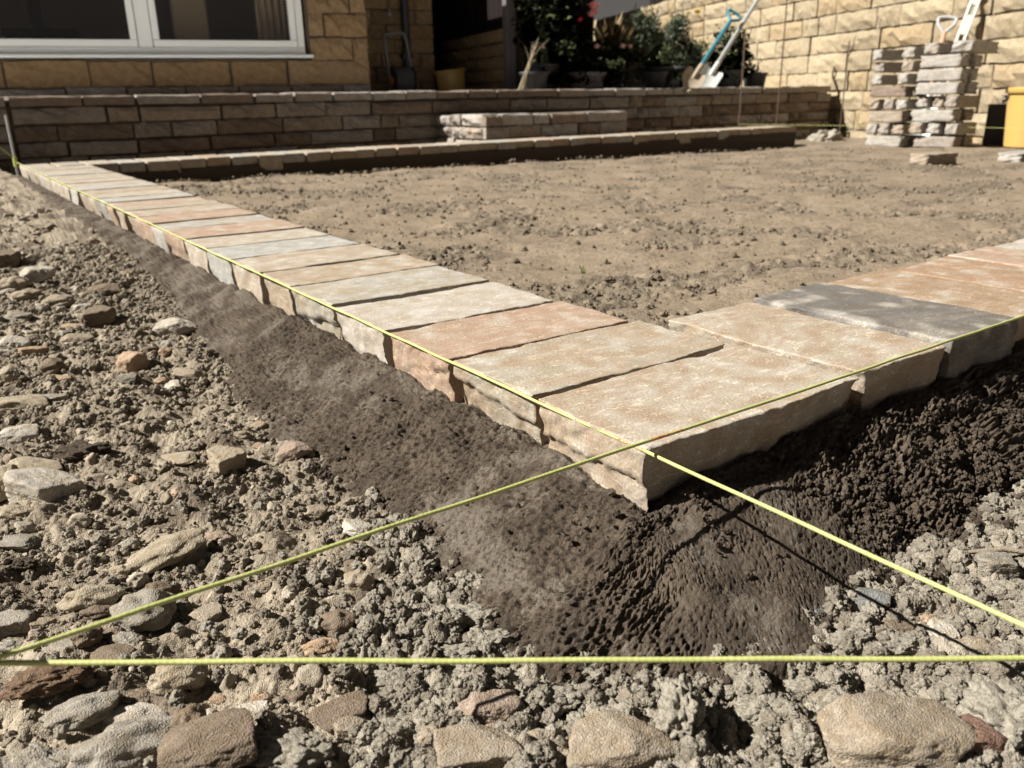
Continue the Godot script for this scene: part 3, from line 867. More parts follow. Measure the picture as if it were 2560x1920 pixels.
# ---------------------------------------------------------------- loose stones
const STONES := [
	["a", "pale", -0.317, -0.371, 0.0489, 0.0251, 0.0314, -15, "pale angular block with grey top corner, largest at the left edge of rubble"],
	["a", "buff", -0.314, -0.431, 0.0401, 0.0124, 0.0221, 0, "buff stone wedged behind the pale angular block at left"],
	["r", "buff", -0.338, -0.347, 0.0249, 0.0100, 0.0137, 0, "rounded buff stone just below the pale angular block"],
	["a", "buff", -0.340, -0.396, 0.0197, 0.0218, 0.0273, 0, ""],
	["f", "grey", -0.342, -0.303, 0.0265, 0.0043, 0.0145, 0, "flat grey slab at left edge below the rounded buff stone"],
	["r", "buff", -0.258, -0.221, 0.0515, 0.0121, 0.0283, 40, "long buff stone half buried in dried mud above the lime string"],
	["r", "pinkish", -0.217, -0.232, 0.0187, 0.0076, 0.0103, 0, "small oblong brown stone lying alone on the dried mud slope"],
	["r", "grey", -0.287, -0.160, 0.0358, 0.0221, 0.0276, 0, "round grey cobble crossed by the rising string at left"],
	["r", "buff", -0.311, -0.183, 0.0322, 0.0134, 0.0177, 20, "buff cobble left of the round grey cobble"],
	["r", "brown", -0.311, -0.173, 0.0203, 0.0074, 0.0112, 0, ""],
	["r", "buff", -0.288, -0.214, 0.0121, 0.0058, 0.0072, 0, ""],
	["r", "brown", -0.321, -0.145, 0.0154, 0.0099, 0.0124, 30, "brown egg shaped pebble just above the level string at left"],
	["r", "brown", -0.307, -0.148, 0.0157, 0.0068, 0.0087, 0, ""],
	["r", "grey", -0.301, -0.137, 0.0180, 0.0070, 0.0099, 0, ""],
	["f", "grey", -0.334, -0.151, 0.0211, 0.0041, 0.0117, 0, ""],
	["r", "brown", -0.310, -0.125, 0.0256, 0.0055, 0.0141, 0, "flat brown pebble touching the level string at left"],
	["r", "brown", -0.194, -0.068, 0.0197, 0.0137, 0.0171, 0, "round dark brown pebble perched among pale mortar crumbs"],
	["r", "orange", -0.211, -0.056, 0.0190, 0.0086, 0.0108, 10, "tan stone tucked under the round dark brown pebble"],
	["f", "brown", -0.221, -0.004, 0.0262, 0.0065, 0.0185, 35, "flat wedge shaped brown stone below the level string"],
	["a", "pinkish", -0.159, 0.046, 0.0277, 0.0130, 0.0162, 0, "rough tan stone just left of centre below the level string"],
	["r", "grey", -0.321, -0.040, 0.0505, 0.0202, 0.0278, 20, "large grey mud coated boulder at bottom left"],
	["a", "brown", -0.289, -0.011, 0.0479, 0.0146, 0.0264, 15, "large brown boulder at the bottom beside the grey boulder"],
	["r", "grey", -0.335, -0.083, 0.0332, 0.0104, 0.0183, 28, "long grey stone tilted above the grey mud coated boulder"],
	["r", "pale", -0.313, -0.071, 0.0302, 0.0084, 0.0166, 0, "pale stone capping the large grey boulder"],
	["r", "brown", -0.291, -0.035, 0.0150, 0.0108, 0.0135, 0, "rounded brown pebble between the two bottom left boulders"],
	["r", "brown", -0.272, -0.027, 0.0088, 0.0064, 0.0081, 0, ""],
	["f", "pale", -0.263, -0.033, 0.0193, 0.0036, 0.0106, 10, "pale flaky chip curled over a dark hollow"],
	["c", "grey", -0.359, -0.063, 0.0381, 0.0108, 0.0210, 0, "grey crumbly lump in the bottom left corner"],
	["a", "tan", -0.182, 0.068, 0.0377, 0.0151, 0.0208, 0, "broad tan block at the bottom edge left of centre"],
	["r", "brown", -0.305, -0.082, 0.0169, 0.0057, 0.0093, 0, ""],
	["a", "tan", -0.224, 0.011, 0.0138, 0.0083, 0.0104, 0, "tan stone under the flat wedge shaped brown stone"],
	["r", "tan", -0.194, 0.044, 0.0110, 0.0073, 0.0091, 0, ""],
	["c", "chalk", -0.255, 0.009, 0.0332, 0.0160, 0.0200, 0, "pale mortar lump at the bottom between brown boulder and tan block"],
	["f", "pale", -0.134, -0.166, 0.0164, 0.0090, 0.0256, 50, "pale upright flake at the edge of the dark mortar"],
	["r", "tan", -0.159, -0.111, 0.0136, 0.0146, 0.0182, 70, "tan stone half buried beside the mortar edge"],
	["a", "pinkish", -0.123, -0.318, 0.0265, 0.0136, 0.0169, 0, "pinkish stone set in the crumbly slope near the mortar"],
	["f", "pale", -0.073, -0.306, 0.0205, 0.0064, 0.0182, 30, "thin pale flake lying on the mortar edge"],
	["a", "tan", -0.143, -0.224, 0.0159, 0.0090, 0.0113, 0, "small tan chip on the dried mud slope"],
	["f", "tan", -0.252, -0.139, 0.0154, 0.0053, 0.0150, 40, "tan chip touching the rising string"],
	["a", "tan", -0.214, -0.141, 0.0091, 0.0052, 0.0065, 0, ""],
	["a", "grey", -0.354, -0.198, 0.0202, 0.0119, 0.0149, 0, "grey angular stone at left edge above the string"],
	["r", "grey", -0.359, -0.180, 0.0134, 0.0064, 0.0080, 0, ""],
	["a", "tan", -0.341, -0.186, 0.0126, 0.0063, 0.0078, 0, ""],
	["r", "buff", -0.285, -0.079, 0.0271, 0.0145, 0.0181, 20, "buff boulder mostly buried in mud behind the level string"],
	["r", "brown", -0.271, -0.187, 0.0157, 0.0079, 0.0098, 0, ""],
	["a", "red", -0.364, -0.123, 0.0133, 0.0063, 0.0079, 0, "small reddish stone at the left edge below the level string"],
	["a", "buff", -0.177, -0.334, 0.0245, 0.0209, 0.0261, 30, "buff stone standing in the slope left of the pinkish stone"],
	["a", "tan", -0.124, 0.104, 0.0491, 0.0185, 0.0270, 10, "wide flat stone at the bottom centre"],
	["c", "chalk", -0.086, 0.113, 0.0186, 0.0234, 0.0292, 0, "tall pale grey mortar lump at the bottom centre"],
	["a", "tan", -0.013, 0.186, 0.0638, 0.0286, 0.0357, 0, "very large tan boulder at the bottom right"],
	["a", "red", 0.018, 0.207, 0.0240, 0.0147, 0.0184, 0, "reddish brown stone half in shade beside the large tan boulder"],
	["c", "chalk", 0.046, 0.211, 0.0308, 0.0249, 0.0312, 0, "pale grey lump in the bottom right corner"],
	["r", "tan", 0.100, 0.172, 0.0253, 0.0099, 0.0139, 5, "oval tan stone above the level string at right"],
	["f", "pale", 0.096, 0.153, 0.0149, 0.0073, 0.0207, 0, "flat pale chip left of the oval tan stone"],
	["a", "grey", 0.184, 0.141, 0.0247, 0.0139, 0.0174, 0, "grey rock resting on the dark mortar edge at right"],
	["a", "brown", 0.089, 0.129, 0.0183, 0.0078, 0.0101, 0, "brown stone wedged behind pale crumbs at right"],
	["r", "orange", 0.112, 0.137, 0.0125, 0.0062, 0.0078, 0, ""],
	["a", "slate", 0.094, 0.107, 0.0244, 0.0099, 0.0134, -25, "dark slaty stone at the foot of the mortar at right"],
	["a", "tan", -0.146, 0.052, 0.0086, 0.0088, 0.0110, 0, ""],
	["r", "tan", -0.153, 0.078, 0.0170, 0.0067, 0.0094, 0, ""],
	["r", "tan", -0.151, 0.090, 0.0159, 0.0073, 0.0092, 0, ""],
	["a", "slate", 0.052, 0.097, 0.0085, 0.0068, 0.0085, 0, "small blue grey stone stuck in the dark mortar"],
	["a", "orange", -0.187, -0.650, 0.0250, 0.0254, 0.0318, 45, "orange angular stone standing on the left bank"],
	["f", "tan", -0.137, -0.597, 0.0183, 0.0149, 0.0423, 60, "thin tan stone standing upright against the mortar bank"],
	["a", "brown", -0.178, -0.859, 0.0336, 0.0238, 0.0298, 0, "dark faced squarish stone on the left bank"],
	["a", "pale", -0.108, -0.769, 0.0485, 0.0220, 0.0275, 10, "pale jagged stone at the foot of the mortar bank"],
	["r", "grey", -0.125, -0.726, 0.0203, 0.0129, 0.0161, 0, ""],
	["a", "pale", -0.288, -0.802, 0.0315, 0.0206, 0.0257, 0, "pale angular stone at the left edge halfway up the bank"],
	["a", "buff", -0.304, -0.601, 0.0497, 0.0192, 0.0273, 0, "buff slab at the left edge above a dark pocket"],
	["a", "pale", -0.317, -0.515, 0.0360, 0.0190, 0.0237, 20, "large pale wedge at the left edge over the angular block"],
	["f", "orange", -0.209, -0.866, 0.0354, 0.0073, 0.0207, 0, "flat orange stone beside the dark faced squarish stone"],
	["a", "brown", -0.144, -1.025, 0.0478, 0.0173, 0.0263, 0, ""],
	["r", "tan", -0.250, -1.148, 0.0390, 0.0223, 0.0278, 0, ""],
	["a", "pale", -0.213, -1.170, 0.0428, 0.0252, 0.0315, 20, ""],
	["a", "pale", -0.190, -0.916, 0.0213, 0.0174, 0.0218, 0, ""],
	["r", "brown", -0.261, -0.693, 0.0257, 0.0188, 0.0235, 0, ""],
	["a", "brown", -0.236, -1.369, 0.0344, 0.0283, 0.0354, 0, "dark rounded stone at the left edge high on the bank"],
	["a", "tan", -0.203, -1.371, 0.0217, 0.0187, 0.0234, 0, ""],
	["a", "brown", -0.153, -0.703, 0.0167, 0.0132, 0.0165, 40, ""],
	["a", "orange", -0.142, -0.677, 0.0126, 0.0107, 0.0134, 0, ""],
	["f", "pale", -0.161, -0.571, 0.0185, 0.0073, 0.0208, 30, ""],
	["a", "grey", -0.202, -0.596, 0.0211, 0.0081, 0.0116, 0, ""],
	["f", "orange", -0.261, -0.660, 0.0232, 0.0046, 0.0131, 0, ""],
	["r", "pale", -0.125, -1.990, 0.0254, 0.0157, 0.0196, 0, "small pale stone high on the far left bank"],
	["r", "tan", -0.242, -1.064, 0.0373, 0.0150, 0.0205, 0, ""],
	["a", "tan", -0.219, -0.800, 0.0347, 0.0156, 0.0195, 0, ""],
	["r", "grey", -0.269, -0.967, 0.0379, 0.0129, 0.0209, 0, ""],
	["r", "tan", -0.207, -1.008, 0.0413, 0.0195, 0.0244, 10, ""],
	["a", "grey", -0.276, -0.604, 0.0253, 0.0111, 0.0139, 20, ""],
	["a", "buff", -0.306, -0.705, 0.0226, 0.0164, 0.0205, 0, ""],
	["a", "orange", -0.272, -0.763, 0.0289, 0.0115, 0.0159, 20, ""],
	["c", "soil", -0.273, -0.433, 0.0396, 0.0161, 0.0218, 0, "dark soil clod in a hollow at left"],
	["f", "buff", -0.212, -0.379, 0.0392, 0.0041, 0.0216, 15, "pale flat stone flush with the mud at left"],
	["c", "soil", -0.342, -0.262, 0.0167, 0.0079, 0.0099, 0, ""],
	["c", "chalk", -0.150, -0.065, 0.0154, 0.0078, 0.0098, 0, ""],
	["c", "chalk", -0.096, 0.056, 0.0158, 0.0075, 0.0094, 0, ""],
	["c", "chalk", -0.004, 0.129, 0.0178, 0.0090, 0.0112, 0, ""],
	["c", "chalk", -0.040, 0.128, 0.0235, 0.0114, 0.0142, 0, "pale crumbly lump left of the very large tan boulder"],
	["c", "chalk", 0.046, 0.124, 0.0262, 0.0113, 0.0144, 0, "pale crumbly lump above the level string at right"],
	["c", "chalk", 0.068, 0.144, 0.0213, 0.0097, 0.0121, 0, ""],
	["c", "chalk", -0.186, -0.009, 0.0226, 0.0106, 0.0132, 0, ""],
	["c", "chalk", -0.151, -0.004, 0.0234, 0.0110, 0.0137, 0, ""],
	["c", "chalk", -0.120, -0.005, 0.0218, 0.0098, 0.0122, 0, ""],
	["c", "chalk", -0.117, -0.098, 0.0167, 0.0086, 0.0107, 0, ""],
	["c", "chalk", -0.199, 0.020, 0.0191, 0.0098, 0.0123, 0, ""],
	["c", "chalk", -0.122, 0.059, 0.0196, 0.0101, 0.0127, 0, ""],
	["c", "chalk", -0.081, 0.079, 0.0155, 0.0074, 0.0092, 0, ""],
	["c", "chalk", -0.019, 0.097, 0.0185, 0.0085, 0.0107, 0, ""],
	["c", "chalk", -0.119, -0.033, 0.0278, 0.0120, 0.0153, 0, ""],
	["c", "chalk", 0.065, 0.180, 0.0200, 0.0090, 0.0113, 0, ""],
	["c", "chalk", 0.100, 0.190, 0.0182, 0.0093, 0.0117, 0, ""],
	["c", "chalk", 0.130, 0.121, 0.0183, 0.0081, 0.0102, 0, ""],
	["c", "chalk", 0.131, 0.089, 0.0137, 0.0114, 0.0143, 0, ""],
]


var covered := PackedByteArray()      # 2 mm cells of the bank that lie under a stone


func on_stone(x: float, z: float) -> bool:
	var i := int((x + 0.8) / 0.002)
	var j := int((z + 1.2) / 0.002)
	return i >= 0 and j >= 0 and i < 800 and j < 800 and covered[j * 800 + i] == 1


func cover(x: float, z: float, turn: float, a: float, c: float):
	for j in range(int((z - a + 1.2) / 0.002), int((z + a + 1.2) / 0.002) + 1):
		for i in range(int((x - a + 0.8) / 0.002), int((x + a + 0.8) / 0.002) + 1):
			if i < 0 or j < 0 or i >= 800 or j >= 800: continue
			var d := Vector2(i * 0.002 - 0.8 - x, j * 0.002 - 1.2 - z).rotated(turn)
			if pow(d.x / a, 2.0) + pow(d.y / c, 2.0) < 1.0: covered[j * 800 + i] = 1


func build_stones():
	covered.resize(800 * 800)
	var kinds := {}
	for s in ["a", "r", "f", "c"]:
		kinds[s] = []
		for k in (6 if s == "a" or s == "r" else 4): kinds[s].append(rock_mesh(k + 20 * s.unicode_at(0), s, 4))
	var rng := RandomNumberGenerator.new()
	rng.seed = 5
	var groups := {"a": "broken stones in the rubble", "r": "worn pebbles and cobbles in the rubble", "f": "flat chips in the rubble", "c": "crumbly lumps in the rubble"}
	var names := {"a": "stone", "r": "cobble", "f": "stone_chip", "c": "mortar_lump"}
	var n := 0
	for r in STONES:
		var o := put(kinds[r[0]][n % kinds[r[0]].size()], names[r[0]] if r[1] != "soil" else "soil_clod", M["rock_" + r[1]])
		var size := Vector3(r[4], r[5], r[6]) * (1.24 if r[0] != "c" else 1.25)
		o.position = Vector3(r[2], bank(r[2], r[3]) + size.y * 0.27, r[3])
		var yaw: float = -0.6167 + deg_to_rad(r[7] + rng.randf_range(-8, 8))
		if r[0] != "c": cover(r[2], r[3], yaw, size.x * 0.47, size.z * 0.47)
		o.basis = Basis(Vector3.UP, yaw) * Basis(Vector3.FORWARD, rng.randf_range(-0.12, 0.12)) * Basis.from_scale(size)
		tag(o, r[8] if r[8] else "%s %s about the size of a walnut among the loose rubble" % [{"soil": "dark", "chalk": "pale grey"}.get(r[1], r[1]), {"a": "broken stone", "r": "worn pebble", "f": "flat chip", "c": "crumbly lump"}[r[0]]], "stone" if r[0] != "c" else "lump", groups[r[0]])
		n += 1
	# smaller stones strewn over the bank
	var small := {}
	for s in ["a", "r", "f"]:
		small[s] = []
		for k in 5: small[s].append(rock_mesh(900 + k + s.unicode_at(0), s, 3))
	var tints := ["pale", "buff", "grey", "brown", "tan", "tan", "grey", "orange"]
	var placed := 0
	while placed < 170:
		var x := rng.randf_range(-0.95, 0.4)
		var z := rng.randf_range(-1.9, 0.24)
		var d := outside(x, z)
		if d < haunch_width(x, z) * 1.02 or d > 0.62: continue
		if x > -0.12 and rng.randf() < 0.75: continue          # fewer in the crumbled mortar
		if x < -0.36 and z > -0.35: continue
		placed += 1
		var s: String = ["a", "a", "a", "f", "r"][rng.randi() % 5]
		var t: String = tints[rng.randi() % tints.size()]
		var w := rng.randf_range(0.008, 0.019) * (1.0 if z > -0.6 else 1.5)
		var size := Vector3(w, w * rng.randf_range(0.35, 0.7), w * rng.randf_range(0.55, 0.95))
		var o := put(small[s][rng.randi() % 5], {"a": "stone", "r": "cobble", "f": "stone_chip"}[s], M["rock_" + t])
		o.position = Vector3(x, bank(x, z) + size.y * 0.08, z)
		o.basis = Basis(Vector3.UP, rng.randf() * TAU) * Basis(Vector3.RIGHT, rng.randf_range(-0.3, 0.3)) * Basis.from_scale(size)
		tag(o, "small %s %s strewn on the bank outside the edging" % [t, {"a": "broken stone", "r": "pebble", "f": "stone chip"}[s]], "stone", "small stones strewn on the bank")
	var sprout := base("grass_sprout", Vector3(0.452, inner_soil(0.45, -0.60) - 0.002, -0.60))
	tag(sprout, "tiny green sprout standing alone on the bare soil inside the corner", "sprout")
	for k in 3: put(tube_r(PackedVector3Array([Vector3(0.002 * k, 0, 0), Vector3(0.004 * k - 0.005, 0.011, 0.002), Vector3(0.007 * k - 0.011, 0.019 - 0.003 * k, 0.004)]), PackedFloat32Array([0.0012, 0.0012, 0.0003]), 5), "blade", M.leaf_fresh, sprout)
	# rotten bark and a splinter of wood
	var bark := put(bark_mesh(), "bark_piece", M.bark)
	bark.position = Vector3(-0.345, bank(-0.345, -0.108) + 0.006, -0.108)
	bark.basis = Basis(Vector3.UP, -0.2) * Basis.from_scale(Vector3(0.038, 0.012, 0.021))
	tag(bark, "rotten piece of brown bark below the level string at left", "bark")
	var stick := put(tube_r(PackedVector3Array([Vector3(0.175, -0.082, 0.118), Vector3(0.20, -0.078, 0.137), Vector3(0.222, -0.080, 0.163)]), PackedFloat32Array([0.0012, 0.002, 0.001]), 6), "wood_splinter", M.rock_tan)
	tag(stick, "weathered wood splinter among the crumbs at the right edge", "splinter")


func bark_mesh() -> ArrayMesh:
	var l := sphere_points(4)
	var v := PackedVector3Array()
	for p: Vector3 in l[0]:
		v.append(p * (0.5 + 0.10 * N_ridge.get_noise_3d(p.x * 1.0, p.y * 9.0, p.z * 6.0) + 0.10 * N_soft.get_noise_3dv(p * 2.4)))
	return arrays_mesh(v, smooth_normals(v, l[1]), PackedColorArray(), l[1])


func scatter(called: String, label: String, category: String, meshes: Array, material: Material, count: int, seed_: int, pick: Callable):
	# countless crumbs as one heap of stuff; pick(rng) gives [x, y, z, size, colour] or nothing
	var rng := RandomNumberGenerator.new()
	rng.seed = seed_
	var spots := []
	for m in meshes.size(): spots.append([])
	var tries := 0
	var made := 0
	while made < count and tries < count * 12:
		tries += 1
		var s = pick.call(rng)
		if s == null: continue
		made += 1
		spots[rng.randi() % meshes.size()].append(s)
	for m in meshes.size():
		var mm := MultiMesh.new()
		mm.transform_format = MultiMesh.TRANSFORM_3D
		mm.use_colors = true
		mm.mesh = meshes[m]
		mm.instance_count = spots[m].size()
		for k in spots[m].size():
			var s: Array = spots[m][k]
			var b := Basis.from_euler(Vector3(rng.randf() * TAU, rng.randf() * TAU, rng.randf() * TAU)) * Basis.from_scale(Vector3(s[3] * rng.randf_range(0.8, 1.2), s[3] * rng.randf_range(0.6, 1.0), s[3]))
			mm.set_instance_transform(k, Transform3D(b, Vector3(s[0], s[1], s[2])))
			mm.set_instance_color(k, s[4])
		var o := MultiMeshInstance3D.new()
		o.name = numbered(called)
		o.multimesh = mm
		o.material_override = material
		add_child(o, true)
		tag(o, label, category, "", "stuff")


func build_crumbs():
	var lumps := []
	for k in 5: lumps.append(rock_mesh(700 + k, "c", 3))
	scatter("crumbled_mortar", "pale crumbs of dried mortar heaped in front of the corner", "crumbs", lumps, M.crumb, 42000, 11, func(rng):
		var x: float = rng.randf_range(-0.36, 0.36)
		var z: float = rng.randf_range(-0.3, 0.26)
		var d := outside(x, z)
		if d < haunch_width(x, z) * 0.96: return null
		if on_stone(x, z): return null
		var c := crumbly(x, z)
		if rng.randf() > c * 1.0 + 0.03: return null
		var clump := N_soft.get_noise_2d(x * 55.0 + 70.0, z * 55.0)
		if clump < -0.12 and rng.randf() < 0.8: return null
		var s: float = 0.0012 + 0.011 * pow(rng.randf(), 5.0)
		var up: float = maxf(0.0, clump) * 0.010 + rng.randf() * 0.002
		var t: float = rng.randf()
		return [x, bank(x, z) + up - 0.001, z, s, Color(0.22, 0.19, 0.152).lerp(Color(0.37, 0.335, 0.28), t)])
	scatter("grit", "brown grit and small clods scattered over the bank", "grit", lumps, M.crumb, 24000, 12, func(rng):
		var x: float = rng.randf_range(-0.75, 0.1)
		var z: float = rng.randf_range(-1.5, 0.1)
		var d := outside(x, z)
		if d < haunch_width(x, z) * 0.93 or d > 0.5: return null
		if on_stone(x, z): return null
		if rng.randf() < crumbly(x, z): return null
		if x < -0.38 and z > -0.3: return null
		if N_soft.get_noise_2d(x * 26.0 + 11.0, z * 26.0) < -0.15 and rng.randf() < 0.85: return null
		var s: float = 0.0014 + 0.0065 * pow(rng.randf(), 4.0)
		return [x, bank(x, z) + rng.randf() * 0.0025, z, s * (1.0 if z > -0.5 else 1.5), Color(0.25, 0.208, 0.16).lerp(Color(0.38, 0.328, 0.258), rng.randf())])
	var chips := []
	for k in 5: chips.append(rock_mesh(740 + k, "a" if k else "r", 3))
	scatter("rubble", "small stones and chips packed all over the left bank", "rubble", chips, M.chip, 3600, 15, func(rng):
		var x: float = rng.randf_range(-1.1, 0.0)
		var z: float = rng.randf_range(-3.0, 0.1)
		var d := outside(x, z)
		if d < haunch_width(x, z) * 1.03: return null
		if on_stone(x, z): return null
		if rng.randf() < crumbly(x, z) * 0.9: return null
		if x < -0.4 and z > -0.35: return null
		var near := smoothstep(0.08, 0.26, d)
		if rng.randf() > 0.08 + near * (0.25 + smoothstep(-0.1, 0.3, N_soft.get_noise_2d(x * 10.0 + 40.0, z * 8.0))): return null
		var s: float = (0.004 + 0.012 * pow(rng.randf(), 3.0)) * (1.0 + 0.5 * smoothstep(0.5, 1.5, -z))
		var k: float = rng.randf()
		return [x, bank(x, z) - s * 0.08, z, s, Color(0.25, 0.205, 0.155).lerp(Color(0.43, 0.37, 0.295), k).lerp(Color(0.29, 0.2, 0.135), 0.5 * float(rng.randf() < 0.18))])
	scatter("mortar_grit", "dark damp crumbs clinging to the mortar haunching", "crumbs", lumps, M.crumb, 9000, 13, func(rng):
		var x: float = rng.randf_range(-0.16, 0.5)
		var z: float = rng.randf_range(-0.5, 0.14)
		var d := outside(x, z)
		if d < 0.004 or d > 0.12: return null
		var right := smoothstep(0.09, 0.2, x)
		var lip := exp(-pow((x - 0.004) / 0.02, 2.0) - pow((z - 0.02) / 0.02, 2.0))
		var foot := smoothstep(0.075, 0.1, d)
		if rng.randf() > 0.03 + right * 0.8 + lip + 0.25 * foot: return null
		if N_soft.get_noise_2d(x * 45.0, z * 45.0 + 20.0) < -0.05: return null
		var w := haunch_width(x, z)
		var top := -0.037 if x <= 0.0 else -0.031
		if lip > 0.3: top = -0.044
		var y := top + (along(FALL, z) + 0.005 - top) * pow(clampf(d / w, 0.0, 1.0), 1.12)
		return [x, y + rng.randf() * 0.0015 - 0.0005, z, 0.0012 + 0.005 * pow(rng.randf(), 3.0), Color(0.08, 0.06, 0.045).lerp(Color(0.125, 0.098, 0.075), rng.randf())])
	scatter("soil_clods", "clods and grit lying over the bare patio bed", "clods", lumps, M.crumb, 15000, 14, func(rng):
		var x: float = 0.22 + 4.2 * pow(rng.randf(), 1.5)
		var z: float = -0.2 - 2.9 * pow(rng.randf(), 1.3)
		var patch := N_soft.get_noise_2d(x * 2.6 + 20.0, z * 4.0) + 0.4 * N_soft.get_noise_2d(x * 9.0, z * 12.0)
		if patch < 0.05 and rng.randf() < 0.85: return null
		var s: float = 0.003 + 0.013 * pow(rng.randf(), 6.0)
		return [x, inner_soil(x, z) + 0.004 * N_soft.get_noise_2d(x * 11.0, z * 11.0) + 0.008 * N_soft.get_noise_2d(x * 3.5, z * 3.5) + 0.001, z, s, Color(0.18, 0.145, 0.108).lerp(Color(0.29, 0.24, 0.18), rng.randf())])


# ---------------------------------------------------------------- walls
func course(parent: Node3D, called: String, x0: float, x1: float, y0: float, y1: float, short_: float, long_: float, depth: float, mats: Array, rng: RandomNumberGenerator, joint := 0.008, front := 0.0, first := -1.0, turn := 0.0, at := Vector3.ZERO):
	# one course of walling, facing +z of its own frame (turned and placed inside the parent)
	var x := x0
	var frame := Transform3D(Basis(Vector3.UP, turn), at)
	while x < x1 - 0.02:
		var w := rng.randf_range(short_, long_) if first < 0.0 or x > x0 else first
		if x1 - (x + w) < short_ * 0.55: w = x1 - x
		w = minf(w, x1 - x)
		var o := put((M.blocks if depth < 0.12 else M.blocks_deep)[rng.randi() % (9 if depth < 0.12 else 7)], called, mats[rng.randi() % mats.size()], parent)
		var flip := -1.0 if rng.randf() < 0.0 else 1.0
		o.transform = frame * Transform3D(Basis.from_scale(Vector3((w - joint * rng.randf_range(0.7, 1.5)) * flip, y1 - y0 - joint * rng.randf_range(0.6, 1.5), depth)), Vector3(x + w / 2.0, y0 + joint / 2.0 + rng.randf_range(-0.2, 0.2) * joint, front + rng.randf_range(-0.009, 0.009)))
		x += w


func box_part(parent: Node3D, called: String, low: Vector3, high: Vector3, m: Material, r := 0.004) -> MeshInstance3D:
	var o := put(chamfer_box(high - low, r), called, m, parent)
	o.position = Vector3((low.x + high.x) / 2.0, low.y, (low.z + high.z) / 2.0)
	return o


func build_garden_wall():
	var rng := RandomNumberGenerator.new()
	rng.seed = 21
	var w := base("garden_wall", Vector3(0, 0, -3.99))
	tag(w, "low retaining wall of shaded grey brown walling stones with lit cap edges", "wall")
	box_part(w, "core", Vector3(-0.95, -0.3, -0.24), Vector3(6.0, 0.205, -0.025), M.joint_dark)
	var mats := [M.walling_grey, M.walling_brown, M.walling_cool, M.walling_grey, M.walling_brown, M.walling_buff]
	for part in [[-0.93, 0.06], [0.068, 6.02]]:
		for r in [[0.203, 0.257, 0.2, 0.3], [0.130, 0.203, 0.11, 0.40], [0.057, 0.130, 0.10, 0.40], [-0.012, 0.057, 0.10, 0.40], [-0.082, -0.012, 0.14, 0.3], [-0.15, -0.082, 0.14, 0.3]]:
			course(w, "walling_stone", part[0], part[1], r[0], r[1], r[2], r[3], 0.10 if r[0] < 0.2 else 0.22, mats, rng, 0.009, 0.004 if r[0] > 0.2 else 0.0, rng.randf_range(0.08, r[3]))
	# the step in front of it
	var s := base("stone_step", Vector3(2.2, 0, -3.46))
	tag(s, "stone step block built out from the garden wall with a sunlit left end", "step")
	box_part(s, "core", Vector3(0.02, -0.2, -0.52), Vector3(1.02, 0.116, -0.02), M.joint_dark)
	for r in [[0.064, 0.127], [-0.002, 0.064], [-0.072, -0.002]]:
		course(s, "walling_stone", 0.0, 1.03, r[0], r[1], 0.1, 0.28, 0.13 if r[0] > 0.05 else 0.06, mats, rng, 0.008)
		course(s, "walling_stone", 0.0, 0.47, r[0], r[1], 0.09, 0.2, 0.10, [M.walling_buff, M.walling_cool, M.walling_grey], rng, 0.008, 0.0, -1.0, -PI / 2, Vector3(0.0, 0, -0.5))


func build_boundary_wall():
	var rng := RandomNumberGenerator.new()
	rng.seed = 33
	var w := base("boundary_wall", Vector3(6.1, 0, -3.99), -1.955)
	tag(w, "tall sunlit boundary wall of golden rock faced blocks with short coping blocks", "wall")
	box_part(w, "core", Vector3(-7.5, -0.5, -0.22), Vector3(3.1, 1.245, -0.012), M.joint)
	var mats := [M.block_gold, M.block_sand, M.block_light, M.block_sand]
	var y := -0.236
	while y < 1.0:
		course(w, "stone_block", -7.4, 3.1, y, y + 0.15, 0.24, 0.58, 0.11, mats, rng, 0.011, 0.008, rng.randf_range(0.15, 0.5))
		y += 0.15
	course(w, "coping_block", -7.4, 3.1, y, 1.26, 0.17, 0.24, 0.11, mats, rng, 0.010, 0.014)


func boards(parent: Node3D, a: Vector3, b: Vector3, y0: float, y1: float, width: float, m: Material, rng: RandomNumberGenerator):
	var length := a.distance_to(b)
	var n := int(length / width)
	for k in n:
		var o := put(M.board, "board", m, parent)
		o.position = a.lerp(b, (k + 0.5) / n) + Vector3(0, y0, 0)
		var t := (b - a).normalized()
		o.basis = Basis(Vector3.UP, atan2(-t.z, t.x)) * Basis.from_scale(Vector3(length / n * 0.94, y1 - y0 + rng.randf_range(-0.006, 0.006), 1.0))


